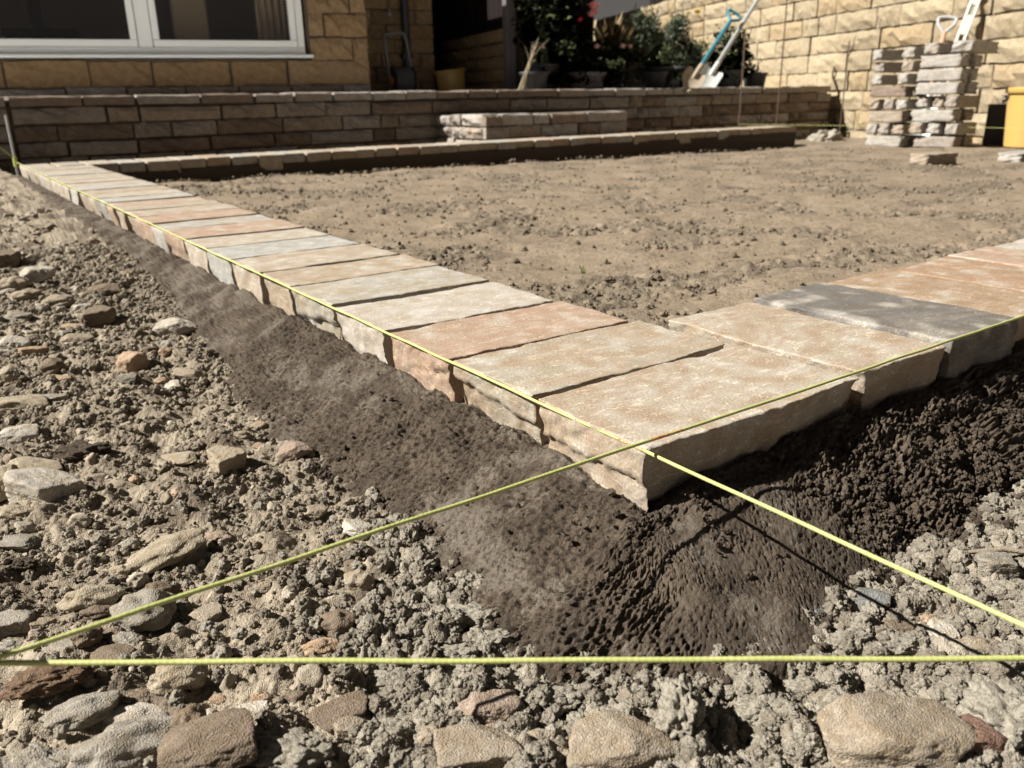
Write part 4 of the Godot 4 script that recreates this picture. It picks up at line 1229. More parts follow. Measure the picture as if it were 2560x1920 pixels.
func build_house():
	var rng := RandomNumberGenerator.new()
	rng.seed = 44
	var h := base("house", Vector3(2.2496, 0, -4.8753), -0.2541)
	tag(h, "stone house wall in shade with a white window and a recessed bay", "house")
	var mats := [M.house_a, M.house_b, M.house_c]
	# walls with thickness round a closed room
	box_part(h, "wall_below_window", Vector3(-3.5, 0.0, -0.22), Vector3(-0.02, 0.462, -0.022), M.joint_dark)
	box_part(h, "wall_beside_window", Vector3(-0.385, 0.463, -0.22), Vector3(-0.02, 1.6, -0.022), M.joint_dark)
	box_part(h, "wall_beside_window", Vector3(-3.5, 0.463, -0.22), Vector3(-2.62, 1.6, -0.022), M.joint_dark)
	box_part(h, "wall_above_window", Vector3(-2.619, 1.30, -0.22), Vector3(-0.386, 1.6, -0.022), M.joint_dark)
	box_part(h, "side_wall", Vector3(-0.22, 0.0, -2.8), Vector3(-0.018, 1.6, -0.225), M.joint_dark)
	box_part(h, "side_wall", Vector3(-3.5, 0.0, -2.8), Vector3(-3.3, 1.6, -0.225), M.room)
	box_part(h, "back_wall", Vector3(-3.29, 0.0, -2.8), Vector3(-0.225, 1.6, -2.6), M.room)
	box_part(h, "room_floor", Vector3(-3.29, 0.1, -2.59), Vector3(-0.225, 0.22, -0.225), M.room)
	box_part(h, "roof_slab", Vector3(-3.7, 1.605, -3.0), Vector3(0.02, 1.7, 0.02), M.dark)
	course(h, "stone_block", -3.45, 0.0, 0.245, 0.305, 0.3, 0.5, 0.10, [M.walling_brown, M.walling_grey], rng, 0.008, 0.012)
	course(h, "stone_block", -3.45, 0.0, 0.305, 0.452, 0.33, 0.46, 0.09, mats, rng, 0.01, 0.002, 0.2)
	var y := 0.452
	for k in 8:
		course(h, "stone_block", -0.372, 0.0, y, y + 0.139, 0.1, 0.30, 0.09, mats, rng, 0.01, 0.002, 0.1 if k % 2 else 0.27)
		y += 0.139
	# the recessed bay to the right of the corner
	box_part(h, "bay_wall", Vector3(-0.015, 0.0, -1.15), Vector3(0.69, 1.5, -0.925), M.joint_dark)
	y = 0.232
	for k in 12:
		course(h, "stone_block", 0.0, 0.706, y, y + 0.102, 0.2, 0.42, 0.07, mats, rng, 0.009, -0.9)
		y += 0.102
	for k in 6:      # the corner's return
		course(h, "stone_block", 0.0, 0.86, 0.305 + k * 0.143, 0.305 + (k + 1) * 0.143, 0.28, 0.44, 0.07, mats, rng, 0.01, 0.0, -1.0, PI / 2, Vector3(0.0, 0, -0.01))
	var dp := put(tube(PackedVector3Array([Vector3(0.478, 0.22, -0.865), Vector3(0.476, 1.5, -0.865)]), 0.031, 12), "drainpipe", M.pipe, h)
	for yy in [0.5, 1.3]: box_part(h, "pipe_bracket", Vector3(0.435, yy, -0.90), Vector3(0.52, yy + 0.03, -0.83), M.pipe)
	var tap := put(tube_r(PackedVector3Array([Vector3(0.352, 0.83, -0.9), Vector3(0.352, 0.835, -0.84), Vector3(0.352, 0.79, -0.82)]), PackedFloat32Array([0.012, 0.011, 0.009]), 8), "tap", M.steel, h)
	# the window
	var win := Node3D.new()
	win.name = "window"
	h.add_child(win, true)
	box_part(win, "sill", Vector3(-2.66, 0.466, -0.10), Vector3(-0.362, 0.484, 0.055), M.white)
	for r in [[-2.60, -0.40, 0.485, 0.527], [-2.60, -0.40, 1.25, 1.29], [-2.60, -2.556, 0.528, 1.249], [-0.444, -0.40, 0.528, 1.249], [-1.372, -1.292, 0.528, 1.249]]:
		box_part(win, "frame", Vector3(r[0], r[2], -0.085), Vector3(r[1], r[3], -0.02), M.white)
	for s in [[-2.553, -1.375], [-1.289, -0.447]]:
		for r in [[s[0], s[1], 0.529, 0.569], [s[0], s[1], 1.208, 1.248], [s[0], s[0] + 0.038, 0.570, 1.207], [s[1] - 0.038, s[1], 0.570, 1.207]]:
			box_part(win, "sash", Vector3(r[0], r[2], -0.076), Vector3(r[1], r[3], -0.008), M.white)
		box_part(win, "pane", Vector3(s[0] + 0.037, 0.568, -0.05), Vector3(s[1] - 0.037, 1.209, -0.044), M.glass, 0.0005)
	# what shows inside
	var cur := base("curtain", h.transform * Vector3(-0.56, 0.25, -0.34), -0.2541)
	tag(cur, "tan curtain hanging behind the right window pane", "curtain")
	var folds := PackedVector3Array()
	var fi := PackedInt32Array()
	for k in 25:
		for yy in [0.0, 1.1]: folds.append(Vector3(-0.09 + 0.0075 * k, yy, 0.02 * sin(k * 1.1)))
	for k in 24: fi.append_array(PackedInt32Array([2 * k, 2 * k + 1, 2 * k + 2, 2 * k + 2, 2 * k + 1, 2 * k + 3]))
	put(arrays_mesh(folds, smooth_normals(folds, fi), PackedColorArray(), fi), "cloth", M.curtain, cur)
	var cab := base("cabinet", h.transform * Vector3(-1.05, 0.22, -0.75), -0.2541)
	tag(cab, "dim wooden cabinet seen through the right window pane", "cabinet")
	box_part(cab, "body", Vector3(-0.11, 0, -0.15), Vector3(0.11, 0.9, 0.15), M.curtain)
	box_part(cab, "door", Vector3(-0.1, 0.05, 0.151), Vector3(0.1, 0.85, 0.165), M.curtain)
	var seat := base("chair", h.transform * Vector3(-1.95, 0.22, -0.7), -0.2541)
	tag(seat, "dark high backed chair seen through the left window pane", "chair")
	box_part(seat, "seat", Vector3(-0.2, 0.4, -0.2), Vector3(0.2, 0.44, 0.2), M.dark)
	box_part(seat, "backrest", Vector3(-0.035, 0.441, 0.12), Vector3(0.035, 0.95, 0.16), M.dark)
	box_part(seat, "top_rail", Vector3(-0.2, 0.66, 0.165), Vector3(0.2, 0.76, 0.19), M.dark)
	for s in [[-1, -1], [-1, 1], [1, -1], [1, 1]]: box_part(seat, "leg", Vector3(0.17 * s[0] - 0.02, 0, 0.17 * s[1] - 0.02), Vector3(0.17 * s[0] + 0.02, 0.399, 0.17 * s[1] + 0.02), M.dark)
	# the passage beside the house: low wall, fence panels on it, a gate at its end, a post in front
	var hw: Transform3D = h.transform
	var pw := base("passage_wall", hw * Vector3(1.05, 0, -0.25), -0.2541)
	tag(pw, "low shaded stone wall running back along the dark side passage", "wall")
	box_part(pw, "core", Vector3(0.02, 0.0, -2.6), Vector3(0.14, 0.672, -0.012), M.joint_dark)
	for k in 5: course(pw, "stone_block", 0.0, 2.58, 0.228 + k * 0.0905, 0.228 + (k + 1) * 0.0905, 0.25, 0.45, 0.07, mats, rng, 0.009, 0.0, -1.0, -PI / 2, Vector3(0.0, 0, -2.59))
	var pf := base("passage_fence", Vector3.ZERO)
	tag(pf, "dark timber fence panel standing on the passage wall", "fence")
	boards(pf, hw * Vector3(1.09, 0, -0.26), hw * Vector3(1.09, 0, -2.8), 0.684, 1.5, 0.1, M.dark, rng)
	var gate := base("side_gate", Vector3.ZERO)
	tag(gate, "dark timber gate closing the end of the side passage", "gate")
	boards(gate, hw * Vector3(0.66, 0, -2.75), hw * Vector3(1.05, 0, -2.75), 0.23, 2.2, 0.1, M.dark, rng)
	var bayw := base("passage_side_wall", Vector3.ZERO)
	tag(bayw, "dark side of the recessed bay along the passage", "wall")
	box_part(bayw, "face", Vector3(0, 0, 0), Vector3(0.12, 1.5, 1.6), M.joint_dark)
	bayw.position = hw * Vector3(0.565, 0, -2.78)
	bayw.rotation.y = -0.2541
	var post := base("fence_post", hw * Vector3(1.058, 0.225, -0.2), -0.2541)
	tag(post, "dark grey upright post between the passage and the plants", "post")
	box_part(post, "shaft", Vector3(-0.037, 0, -0.037), Vector3(0.037, 1.1, 0.037), M.post)
	box_part(post, "cap", Vector3(-0.044, 1.101, -0.044), Vector3(0.044, 1.125, 0.044), M.post)
	var rf := base("rear_fence", Vector3.ZERO)
	tag(rf, "dark brown timber fence behind the potted plants", "fence")
	boards(rf, Vector3(3.55, 0, -6.3), Vector3(8.35, 0, -9.7), 0.22, 2.2, 0.15, M.dark, rng)
	var shed := base("garden_shed", Vector3(8.9, 0, -7.6), -0.385)
	tag(shed, "dark shed beyond the boundary wall above the roses", "shed")
	box_part(shed, "frame", Vector3(-0.2, 0.0, -2.2), Vector3(2.4, 2.5, 2.2), M.dark)
	for k in 22: box_part(shed, "board", Vector3(-0.226, 0.1, -2.2 + k * 0.2), Vector3(-0.203, 2.5, -2.2 + k * 0.2 + 0.19), M.dark)
	box_part(shed, "roof", Vector3(-0.3, 2.501, -2.3), Vector3(2.5, 2.6, 2.3), M.dark)


# ---------------------------------------------------------------- tools, tubs and stacks
func spade(label: String, tip: Vector3, top: Vector3, blade_m: Material, shaft_m: Material, grip_m: Material, width: float, blade_len: float, pointed: bool):
	var axis := (top - tip)
	var length := axis.length()
	axis /= length
	var to_eye := (Vector3(-0.35, 0.2, 0.34) - tip).normalized()
	var side := axis.cross(to_eye).normalized()
	var s := base("spade", tip)
	s.basis = Basis(-side, axis, side.cross(axis) * -1.0) if false else Basis(side, axis, side.cross(axis)).orthonormalized()
	tag(s, label, "spade", "spades leaning about the site")
	var v := PackedVector3Array()
	var idx := PackedInt32Array()
	for j in 9:
		var t := j / 8.0
		var w := width * 0.5
		if pointed: w *= lerpf(0.25, 1.0, smoothstep(0.0, 0.55, t)) * lerpf(1.0, 0.88, t)
		else: w *= lerpf(0.94, 1.0, t)
		if t > 0.93: w *= 0.86
		for face in [0, 1]:
			for i in 9:
				var x := (i / 4.0 - 1.0) * w
				v.append(Vector3(x, t * blade_len, 0.02 * (1.0 - pow(x / w, 2.0)) * -1.0 + 0.012 * t + (0.0022 if face else 0.0)))
	for j in 8:
		for i in 8:
			var a := j * 18 + i
			idx.append_array(PackedInt32Array([a, a + 1, a + 18, a + 1, a + 19, a + 18]))
			a += 9
			idx.append_array(PackedInt32Array([a, a + 18, a + 1, a + 1, a + 18, a + 19]))
	put(arrays_mesh(v, smooth_normals(v, idx), PackedColorArray(), idx), "blade", blade_m, s)
	put(tube_r(PackedVector3Array([Vector3(0, blade_len * 0.72, -0.004), Vector3(0, blade_len * 1.05, 0.0), Vector3(0, blade_len * 1.35, 0.004)]), PackedFloat32Array([0.012, 0.019, 0.019]), 10), "socket", blade_m, s)
	put(tube(PackedVector3Array([Vector3(0, blade_len * 1.3, 0.004), Vector3(0, length - 0.10, 0.004)]), 0.0165, 10), "shaft", shaft_m, s)
	var d := PackedVector3Array()
	for k in 21:
		var a := PI * (k / 20.0) - PI / 2.0
		d.append(Vector3(0, 0, 0))
	d.clear()
	for q in [Vector2(0, -0.11), Vector2(-0.018, -0.085), Vector2(-0.05, -0.045), Vector2(-0.056, -0.012), Vector2(-0.045, 0.0), Vector2(0, 0.004), Vector2(0.045, 0.0), Vector2(0.056, -0.012), Vector2(0.05, -0.045), Vector2(0.018, -0.085), Vector2(0, -0.11)]:
		d.append(Vector3(q.x, length + q.y, 0.004))
	put(tube(d, 0.0115, 8), "d_grip", grip_m, s)


func tub(called: String, label: String, at: Vector3, r: float, height: float, m: Material, group := ""):
	var t := base(called, at)
	tag(t, label, "tub" if called == "plastic_tub" else "bucket", group)
	put(lathe(PackedVector2Array([Vector2(0.001, 0.0), Vector2(r * 0.82, 0.0), Vector2(r * 0.84, 0.01), Vector2(r * 0.97, height * 0.9), Vector2(r * 0.965, height), Vector2(r * 0.935, height), Vector2(r * 0.90, height * 0.5), Vector2(r * 0.8, 0.012), Vector2(0.001, 0.012)])), "body", m, t)
	put(lathe(PackedVector2Array([Vector2(r * 0.968, height * 0.90), Vector2(r * 1.05, height * 0.91), Vector2(r * 1.06, height * 0.985), Vector2(r * 1.04, height * 1.002), Vector2(r * 0.966, height * 1.0)])), "rim", m, t)
	return t


const ORDINAL := ["lowest", "second", "third", "fourth", "fifth", "sixth", "seventh", "eighth"]


func build_stacks():
	var rng := RandomNumberGenerator.new()
	rng.seed = 61
	var shapes := []
	for k in 5: shapes.append(sett_mesh(Vector3(1, 1, 1), 40 + k, 0.125, Vector4(0, 0, 0, 0), Color.WHITE, Color.WHITE, 0.0))
	for k in 5:      # roughen the unit stones
		var l := lattice(8, 8, 8)
		var v := PackedVector3Array()
		for u: Vector3 in l[0]:
			var e := u * 0.5
			var out := Vector3(maxf(0.0, absf(e.x) - 0.44), maxf(0.0, absf(e.y) - 0.40), maxf(0.0, absf(e.z) - 0.40))
			e -= Vector3(signf(e.x) * out.x, signf(e.y) * out.y, signf(e.z) * out.z) * 0.55 * (1.0 if out.length() > 0.065 else 0.0)
			var n := N_soft.get_noise_3dv(u * 1.4 + Vector3(k * 20.0, 0, 0))
			var n2 := N_soft.get_noise_3dv(u * 4.0 + Vector3(k * 20.0, 9, 0))
			v.append(e * (1.0 + 0.07 * n + 0.05 * n2) + Vector3(0, 0.5, 0))
		shapes[k] = arrays_mesh(v, smooth_normals(v, l[1]), PackedColorArray(), l[1])
	M.stack_shapes = shapes
	var mats := [M.walling_cool, M.walling_buff, M.walling_grey, M.walling_cool]
	for st in [["stack further from the yellow tub", Vector3(4.60, -0.118, -2.50), 8, 0.072], ["stack nearer the yellow tub", Vector3(4.60, -0.113, -2.19), 7, 0.074]]:
		var p: Vector3 = st[1]
		var sx := 0.0
		for k in st[2]:
			var y: float = p.y + k * st[3]
			sx += rng.randf_range(-0.012, 0.012)
			var across: bool = k % 2 == 1      # headers, their ends to the left
			if st[2] == 8 and k >= 5: across = true
			if st[2] == 7 and k == 5: across = false
			var list := []
			if across:
				for j in 3: list.append([Vector3(p.x + 0.13 + rng.randf_range(-0.015, 0.02), y, p.z - 0.045 - j * 0.09 + rng.randf_range(-0.008, 0.008)), Vector3(rng.randf_range(0.24, 0.3), st[3] * rng.randf_range(0.9, 0.98), rng.randf_range(0.07, 0.083))])
			else:
				for j in 2: list.append([Vector3(p.x + 0.05 + j * 0.15 + rng.randf_range(-0.008, 0.008), y, p.z - 0.135 + sx), Vector3(rng.randf_range(0.085, 0.12), st[3] * rng.randf_range(0.93, 0.99), rng.randf_range(0.24, 0.28))])
			if st[2] == 8 and k >= 5: list.remove_at(1)
			var spots: Array = ["front", "middle", "back"] if across else ["left", "right"]
			if across and list.size() == 2: spots = ["front", "back"]
			for j in list.size():
				var q: Array = list[j]
				var o := put(shapes[rng.randi() % 5], "walling_stone", M.walling_brown if st[2] == 8 and k == 4 else mats[rng.randi() % 4])
				o.position = q[0]
				o.basis = Basis(Vector3.UP, rng.randf_range(-0.07, 0.07)) * Basis.from_scale(q[1])
				tag(o, "%s walling stone in the %s layer of the %s" % [spots[j], ORDINAL[k], st[0]], "walling stone", "stones of the " + st[0])
	# the long slab across the top of the nearer stack and loose stones in front
	for q in [[Vector3(4.80, -0.113 + 7 * 0.074, -2.25), Vector3(0.40, 0.07, 0.13), 0.12, M.walling_cool, "long pale slab lying across the top of the nearer stack"], [Vector3(4.72, -0.113 + 7 * 0.074, -2.40), Vector3(0.25, 0.065, 0.1), 0.0, M.walling_grey, "short stone beside the long slab on top of the nearer stack"], [Vector3(3.22, -0.088, -1.56), Vector3(0.20, 0.05, 0.10), -0.12, M.walling_buff, "loose walling stone lying flat on the soil before the stacks"], [Vector3(3.58, -0.088, -1.37), Vector3(0.26, 0.045, 0.11), 0.1, M.walling_cool, "white stone lying on the soil at the right edge"], [Vector3(5.28, 0.127, -2.12), Vector3(0.34, 0.05, 0.14), -0.2, M.walling_cool, "pale slab laid over the black crate"]]:
		var o := put(shapes[rng.randi() % 5], "walling_stone", q[3])
		o.position = q[0]
		o.basis = Basis(Vector3.UP, q[2]) * Basis.from_scale(q[1])
		tag(o, q[4], "walling stone")
	var crate := base("crate", Vector3(5.22, -0.125, -2.13), 0.1)
	tag(crate, "black plastic crate standing behind the yellow tub", "crate")
	for s in [[-0.16, -0.13, 0.16, -0.118], [-0.16, 0.118, 0.16, 0.13], [-0.16, -0.117, -0.148, 0.117], [0.148, -0.117, 0.16, 0.117]]: box_part(crate, "side", Vector3(s[0], 0, s[1]), Vector3(s[2], 0.25, s[3]), M.crate)
	box_part(crate, "floor", Vector3(-0.147, 0.004, -0.117), Vector3(0.147, 0.016, 0.117), M.crate)
	tub("plastic_tub", "yellow plastic tub standing on the soil at the right edge", Vector3(4.98, -0.112, -1.93), 0.17, 0.33, M.yellow)
	var lump := put(rock_mesh(333, "c", 4), "mortar_lump", M.rock_chalk)
	lump.position = Vector3(5.3, -0.13, -3.5)
	lump.basis = Basis.from_scale(Vector3(0.3, 0.14, 0.2))
	tag(lump, "pale lump of spilled mortar at the end of the garden wall", "lump")
	# spades
	spade("muddy bladed spade with a teal handle leaning over the garden wall", Vector3(4.235, 0.232, -3.955), Vector3(5.06, 0.785, -4.25), M.muddy, M.teal, M.teal, 0.17, 0.24, true)
	spade("clean steel spade with a grey shaft leaning over the garden wall", Vector3(4.52, 0.262, -4.04), Vector3(5.50, 0.97, -4.36), M.bare_steel, M.steel, M.grip, 0.16, 0.21, false)
	spade("spade with a wooden shaft and grey D grip behind the nearer stack", Vector3(5.13, -0.115, -2.70), Vector3(5.47, 0.66, -2.80), M.bare_steel, M.shaft, M.grip, 0.15, 0.24, false)
	# spirit level against the boundary wall
	var foot := Vector3(5.34, -0.115, -2.79)
	var head := Vector3(5.50, 1.0, -2.585)
	var lv := base("spirit_level", foot)
	tag(lv, "white spirit level leaning against the boundary wall above the stacks", "spirit level")
	var ax := (head - foot).normalized()
	var nx := Vector3(-0.80, 0.0, 0.60)
	nx = (nx - ax * nx.dot(ax)).normalized()
	lv.basis = Basis(ax.cross(nx), ax, nx)
	var long_ := foot.distance_to(head)
	for s in [-1, 1]: box_part(lv, "rail", Vector3(0.022 * s - 0.007, 0, -0.013), Vector3(0.022 * s + 0.007, long_, 0.013), M.level)
	var open := [[0.585, 0.68], [0.80, 0.86], [0.14, 0.2]]
	var at := 0.0
	for g in [[0.0, 0.14], [0.2, 0.585], [0.68, 0.80], [0.86, long_]]: box_part(lv, "web", Vector3(-0.0148, g[0], -0.0115), Vector3(0.0148, g[1], 0.0115), M.level)
	for g in [[0.14, 0.2], [0.80, 0.86]]: box_part(lv, "vial", Vector3(-0.0148, g[0], -0.007), Vector3(0.0148, g[1], 0.007), M.level_mark)
	# steel rods standing in the soil
	for r in [[Vector3(4.53, -0.2, -3.7), 0.82, "short rod nearest the end of the sett strip"], [Vector3(4.82, -0.2, -3.6), 1.12, "tallest thin rod standing before the boundary wall"], [Vector3(5.45, -0.22, -3.5), 0.78, "thin rod at the right end of the garden wall"]]:
		var rod := base("steel_rod", r[0])
		tag(rod, r[2], "rod", "thin rods standing in the soil")
		put(tube(PackedVector3Array([Vector3.ZERO, Vector3(0.004, r[1] * 0.5, 0), Vector3(0, r[1], 0)]), 0.005, 7), "rod", M.rust, rod)
		put(tube(PackedVector3Array([Vector3(0, r[1] - 0.12, 0), Vector3(0.03, r[1] - 0.06, 0.01), Vector3(0.055, r[1] + 0.03, 0.01)]), 0.0035, 6), "tie_wire", M.rust, rod)


func build_yard():
	var hw := Transform3D(Basis(Vector3.UP, -0.2541), Vector3(2.2496, 0, -4.8753))
	var reel := base("hose_reel", hw * Vector3(0.0, 0.225, -0.6), -0.2541)
	tag(reel, "hose reel trolley with grey looped handle and orange hubs beside the house", "hose reel")
	put(tube(PackedVector3Array([Vector3(0.285, 0.03, 0), Vector3(0.25, 0.34, 0), Vector3(0.25, 0.40, 0), Vector3(0.265, 0.425, 0), Vector3(0.37, 0.44, 0), Vector3(0.395, 0.425, 0), Vector3(0.41, 0.38, 0), Vector3(0.455, 0.10, 0)]), 0.011, 8), "handle", M.grip_dark, reel)
	var drum := put(lathe(PackedVector2Array([Vector2(0.02, -0.075), Vector2(0.105, -0.075), Vector2(0.105, -0.068), Vector2(0.05, -0.066), Vector2(0.05, 0.066), Vector2(0.105, 0.068), Vector2(0.105, 0.075), Vector2(0.02, 0.075)])), "drum", M.pipe, reel)
	drum.transform = Transform3D(Basis(Vector3.FORWARD, PI / 2), Vector3(0.37, 0.11, 0.0))
	for k in 8:
		var ring := put(M.hose_ring, "hose_turn", M.hose, reel)
		ring.transform = Transform3D(Basis(Vector3.FORWARD, PI / 2), Vector3(0.313 + k * 0.0163, 0.11, 0.0))
	for x in [0.285, 0.456]:
		var hub := put(lathe(PackedVector2Array([Vector2(0.001, -0.012), Vector2(0.03, -0.012), Vector2(0.034, 0.0), Vector2(0.03, 0.012), Vector2(0.001, 0.012)]), 14), "hub", M.orange, reel)
		hub.transform = Transform3D(Basis(Vector3.FORWARD, PI / 2), Vector3(x, 0.11, 0.0))
	for x in [0.27, 0.47]: box_part(reel, "foot", Vector3(x - 0.014, 0, -0.11), Vector3(x + 0.014, 0.03, 0.11), M.orange)
	var b: Node3D = tub("bucket", "yellow bucket standing in the dark side passage", hw * Vector3(0.785, 0.225, -0.72), 0.12, 0.19, M.yellow)
	b.rotation = Vector3(0.0, -0.2541, 0.10)


func leaf_cloud(seed_: int, count: int, spread: Vector3, leaf: float, narrow: float, upright: float, hollow := 0.25) -> ArrayMesh:
	# leaves as small bent blades through an egg-shaped crown built of clumps
	var rng := RandomNumberGenerator.new()
	rng.seed = seed_
	var clumps := []
	for k in 16: clumps.append(Vector3(rng.randfn() * 0.36, rng.randf(), rng.randfn() * 0.36))
	var v := PackedVector3Array()
	var n := PackedVector3Array()
	var idx := PackedInt32Array()
	for k in count:
		var c: Vector3 = clumps[rng.randi() % 16]
		var p := c + Vector3(rng.randfn(), rng.randfn() * 0.8, rng.randfn()) * 0.12
		p = Vector3(p.x * spread.x, maxf(0.0, p.y) * spread.y, p.z * spread.z)
		var d := Vector3(rng.randfn(), rng.randfn() * 0.6 + upright, rng.randfn()).normalized()
		var s := d.cross(Vector3(rng.randfn(), rng.randfn(), rng.randfn())).normalized()
		var l := leaf * rng.randf_range(0.6, 1.25)
		var f := s.cross(d).normalized()
		var a := v.size()
		v.append_array(PackedVector3Array([p, p + d * l * 0.5 + s * l * narrow + f * l * 0.08, p + d * l - f * l * 0.12, p + d * l * 0.5 - s * l * narrow + f * l * 0.08]))
		for q in 4: n.append(f)
		idx.append_array(PackedInt32Array([a, a + 1, a + 2, a, a + 2, a + 3]))
	return arrays_mesh(v, n, PackedColorArray(), idx)


func flower(parent: Node3D, at: Vector3, size: float, m: Material):
	var f := put(M.bloom, "flower", m, parent)
	f.position = at
	f.scale = Vector3.ONE * size


func plant(called: String, label: String, at: Vector3, pot_r: float, pot_h: float, pot_m: Material, crowns: Array, blooms := [], stems := 6):
	var p := base(called, at)
	tag(p, label, "plant", "potted plants on the terrace")
	put(lathe(PackedVector2Array([Vector2(0.001, 0.0), Vector2(pot_r * 0.78, 0.0), Vector2(pot_r * 0.95, pot_h * 0.86), Vector2(pot_r * 1.05, pot_h * 0.87), Vector2(pot_r * 1.07, pot_h), Vector2(pot_r * 0.98, pot_h), Vector2(pot_r * 0.94, pot_h * 0.9), Vector2(0.001, pot_h * 0.9)])), "pot", pot_m, p)
	var rng := RandomNumberGenerator.new()
	rng.seed = hash(label)
	for c in crowns:
		# [centre, spread, count, leaf length, narrowness, uprightness, material]
		var f := put(leaf_cloud(rng.randi(), c[2], c[1], c[3], c[4], c[5]), "foliage", M[c[6]], p)
		f.position = c[0]
		f.set_meta("kind", "stuff")
		for k in stems:
			var top: Vector3 = c[0] + Vector3(rng.randfn() * 0.3 * c[1].x, c[1].y * rng.randf_range(0.5, 1.0), rng.randfn() * 0.3 * c[1].z)
			put(tube_r(PackedVector3Array([Vector3(rng.randfn() * 0.03, pot_h * 0.85, rng.randfn() * 0.03), (top + Vector3(0, pot_h, 0)) * Vector3(0.4, 0.5, 0.4), top]), PackedFloat32Array([0.006, 0.005, 0.002]), 5), "stem", M.leaf_deep, p)
	for b in blooms: flower(p, b[0] - at, b[1], M[b[2]])
	return p


func build_plants():
	var g := 0.225
	plant("rose_bush", "tall dark green rose bush beside the grey post with a red bud and pink roses", Vector3(3.40, g, -4.52), 0.13, 0.2, M.black_pot, [[Vector3(0.02, 0.12, 0), Vector3(0.30, 0.72, 0.22), 2600, 0.05, 0.28, 0.2, "leaf_deep"], [Vector3(-0.02, 0.35, 0.05), Vector3(0.26, 0.45, 0.2), 900, 0.05, 0.28, 0.2, "leaf_mid"]], [[Vector3(3.70, 0.785, -4.33), 0.052, "pink"], [Vector3(3.68, 0.735, -4.33), 0.038, "pink"], [Vector3(3.725, 0.75, -4.36), 0.04, "pink"], [Vector3(3.585, 0.70, -4.34), 0.03, "crimson"], [Vector3(3.28, 0.52, -4.35), 0.018, "blush"]])
	plant("rose_bush", "low rose bush with blush roses in a wide grey pot", Vector3(3.66, g, -4.36), 0.14, 0.14, M.grey_pot, [[Vector3(0.06, 0.08, 0), Vector3(0.36, 0.30, 0.2), 2400, 0.04, 0.3, 0.15, "leaf_mid"], [Vector3(0.12, 0.10, 0.06), Vector3(0.34, 0.16, 0.16), 700, 0.036, 0.3, 0.2, "leaf_fresh"]], [[Vector3(3.71, 0.53, -4.30), 0.03, "blush"], [Vector3(3.95, 0.535, -4.30), 0.034, "blush"], [Vector3(4.02, 0.535, -4.30), 0.027, "blush"]])
	plant("ornamental_grass", "tuft of rust coloured ornamental grass between the roses", Vector3(4.06, g, -4.55), 0.11, 0.17, M.black_pot, [[Vector3(0, 0.12, 0), Vector3(0.09, 0.18, 0.09), 330, 0.22, 0.010, 2.6, "leaf_dry"], [Vector3(0, 0.05, 0), Vector3(0.3, 0.3, 0.2), 1300, 0.04, 0.25, 0.2, "leaf_deep"]])
	plant("feathery_shrub", "upright feathery green shrub left of the tools", Vector3(4.42, g, -4.42), 0.12, 0.18, M.black_pot, [[Vector3(0, 0.1, 0), Vector3(0.20, 0.42, 0.16), 3200, 0.045, 0.08, 0.8, "leaf_blue"], [Vector3(0.02, 0.08, 0.05), Vector3(0.2, 0.2, 0.14), 900, 0.04, 0.1, 0.6, "leaf_mid"]])
	plant("feathery_shrub", "dense feathery shrub with one yellow flower behind the teal spade", Vector3(4.82, g, -4.55), 0.13, 0.19, M.black_pot, [[Vector3(-0.03, 0.12, 0), Vector3(0.26, 0.40, 0.18), 3200, 0.04, 0.1, 0.5, "leaf_blue"], [Vector3(0.05, 0.1, 0), Vector3(0.28, 0.25, 0.18), 1200, 0.04, 0.14, 0.4, "leaf_deep"]], [[Vector3(4.86, 0.805, -4.45), 0.034, "lemon"]])
	plant("leafy_plant", "low leafy plant in a black pot behind the steel spade", Vector3(5.22, g, -4.42), 0.13, 0.16, M.black_pot, [[Vector3(0, 0.1, 0), Vector3(0.26, 0.2, 0.16), 900, 0.055, 0.34, 0.2, "leaf_fresh"], [Vector3(0.05, 0.08, 0), Vector3(0.28, 0.36, 0.18), 1100, 0.04, 0.3, 0.2, "leaf_deep"]])
	for x in [[3.16, -4.30, "small black pot at the foot of the dry stalks"], [4.22, -4.26, "empty black pot at the middle of the plant row"], [4.62, -4.27, "grey rimmed pot left of the muddy spade"], [5.46, -4.34, "black pot nearest the boundary wall"]]:
		var pt := base("plant_pot", Vector3(x[0], g, x[1]))
		tag(pt, x[2], "plant pot", "spare pots on the terrace")
		put(lathe(PackedVector2Array([Vector2(0.001, 0.0), Vector2(0.075, 0.0), Vector2(0.095, 0.12), Vector2(0.105, 0.122), Vector2(0.106, 0.14), Vector2(0.096, 0.14), Vector2(0.09, 0.12), Vector2(0.001, 0.12)])), "pot", M.black_pot, pt)
	# a tied bundle of dry stalks leaning by the post
	var rng := RandomNumberGenerator.new()
	rng.seed = 91
	var s := base("stalk_bundle", Vector3(3.02, g, -4.26))
	tag(s, "tied bundle of pale dry stalks leaning beside the grey post", "stalks")
	for k in 11:
		var a := Vector3(rng.randfn() * 0.035, 0, rng.randfn() * 0.03)
		var m := Vector3(0.085 + rng.randfn() * 0.009, 0.21, rng.randfn() * 0.009)
		put(tube_r(PackedVector3Array([a, m, m + (m - a) * rng.randf_range(0.4, 0.7) + Vector3(rng.randfn() * 0.04, 0, rng.randfn() * 0.03)]), PackedFloat32Array([0.003, 0.0026, 0.001]), 5), "stalk", M.straw, s)
	put(tube(PackedVector3Array([Vector3(0.06, 0.21, 0.02), Vector3(0.085, 0.202, 0.025), Vector3(0.11, 0.21, 0.015)]), 0.006, 6), "tie", M.straw, s)


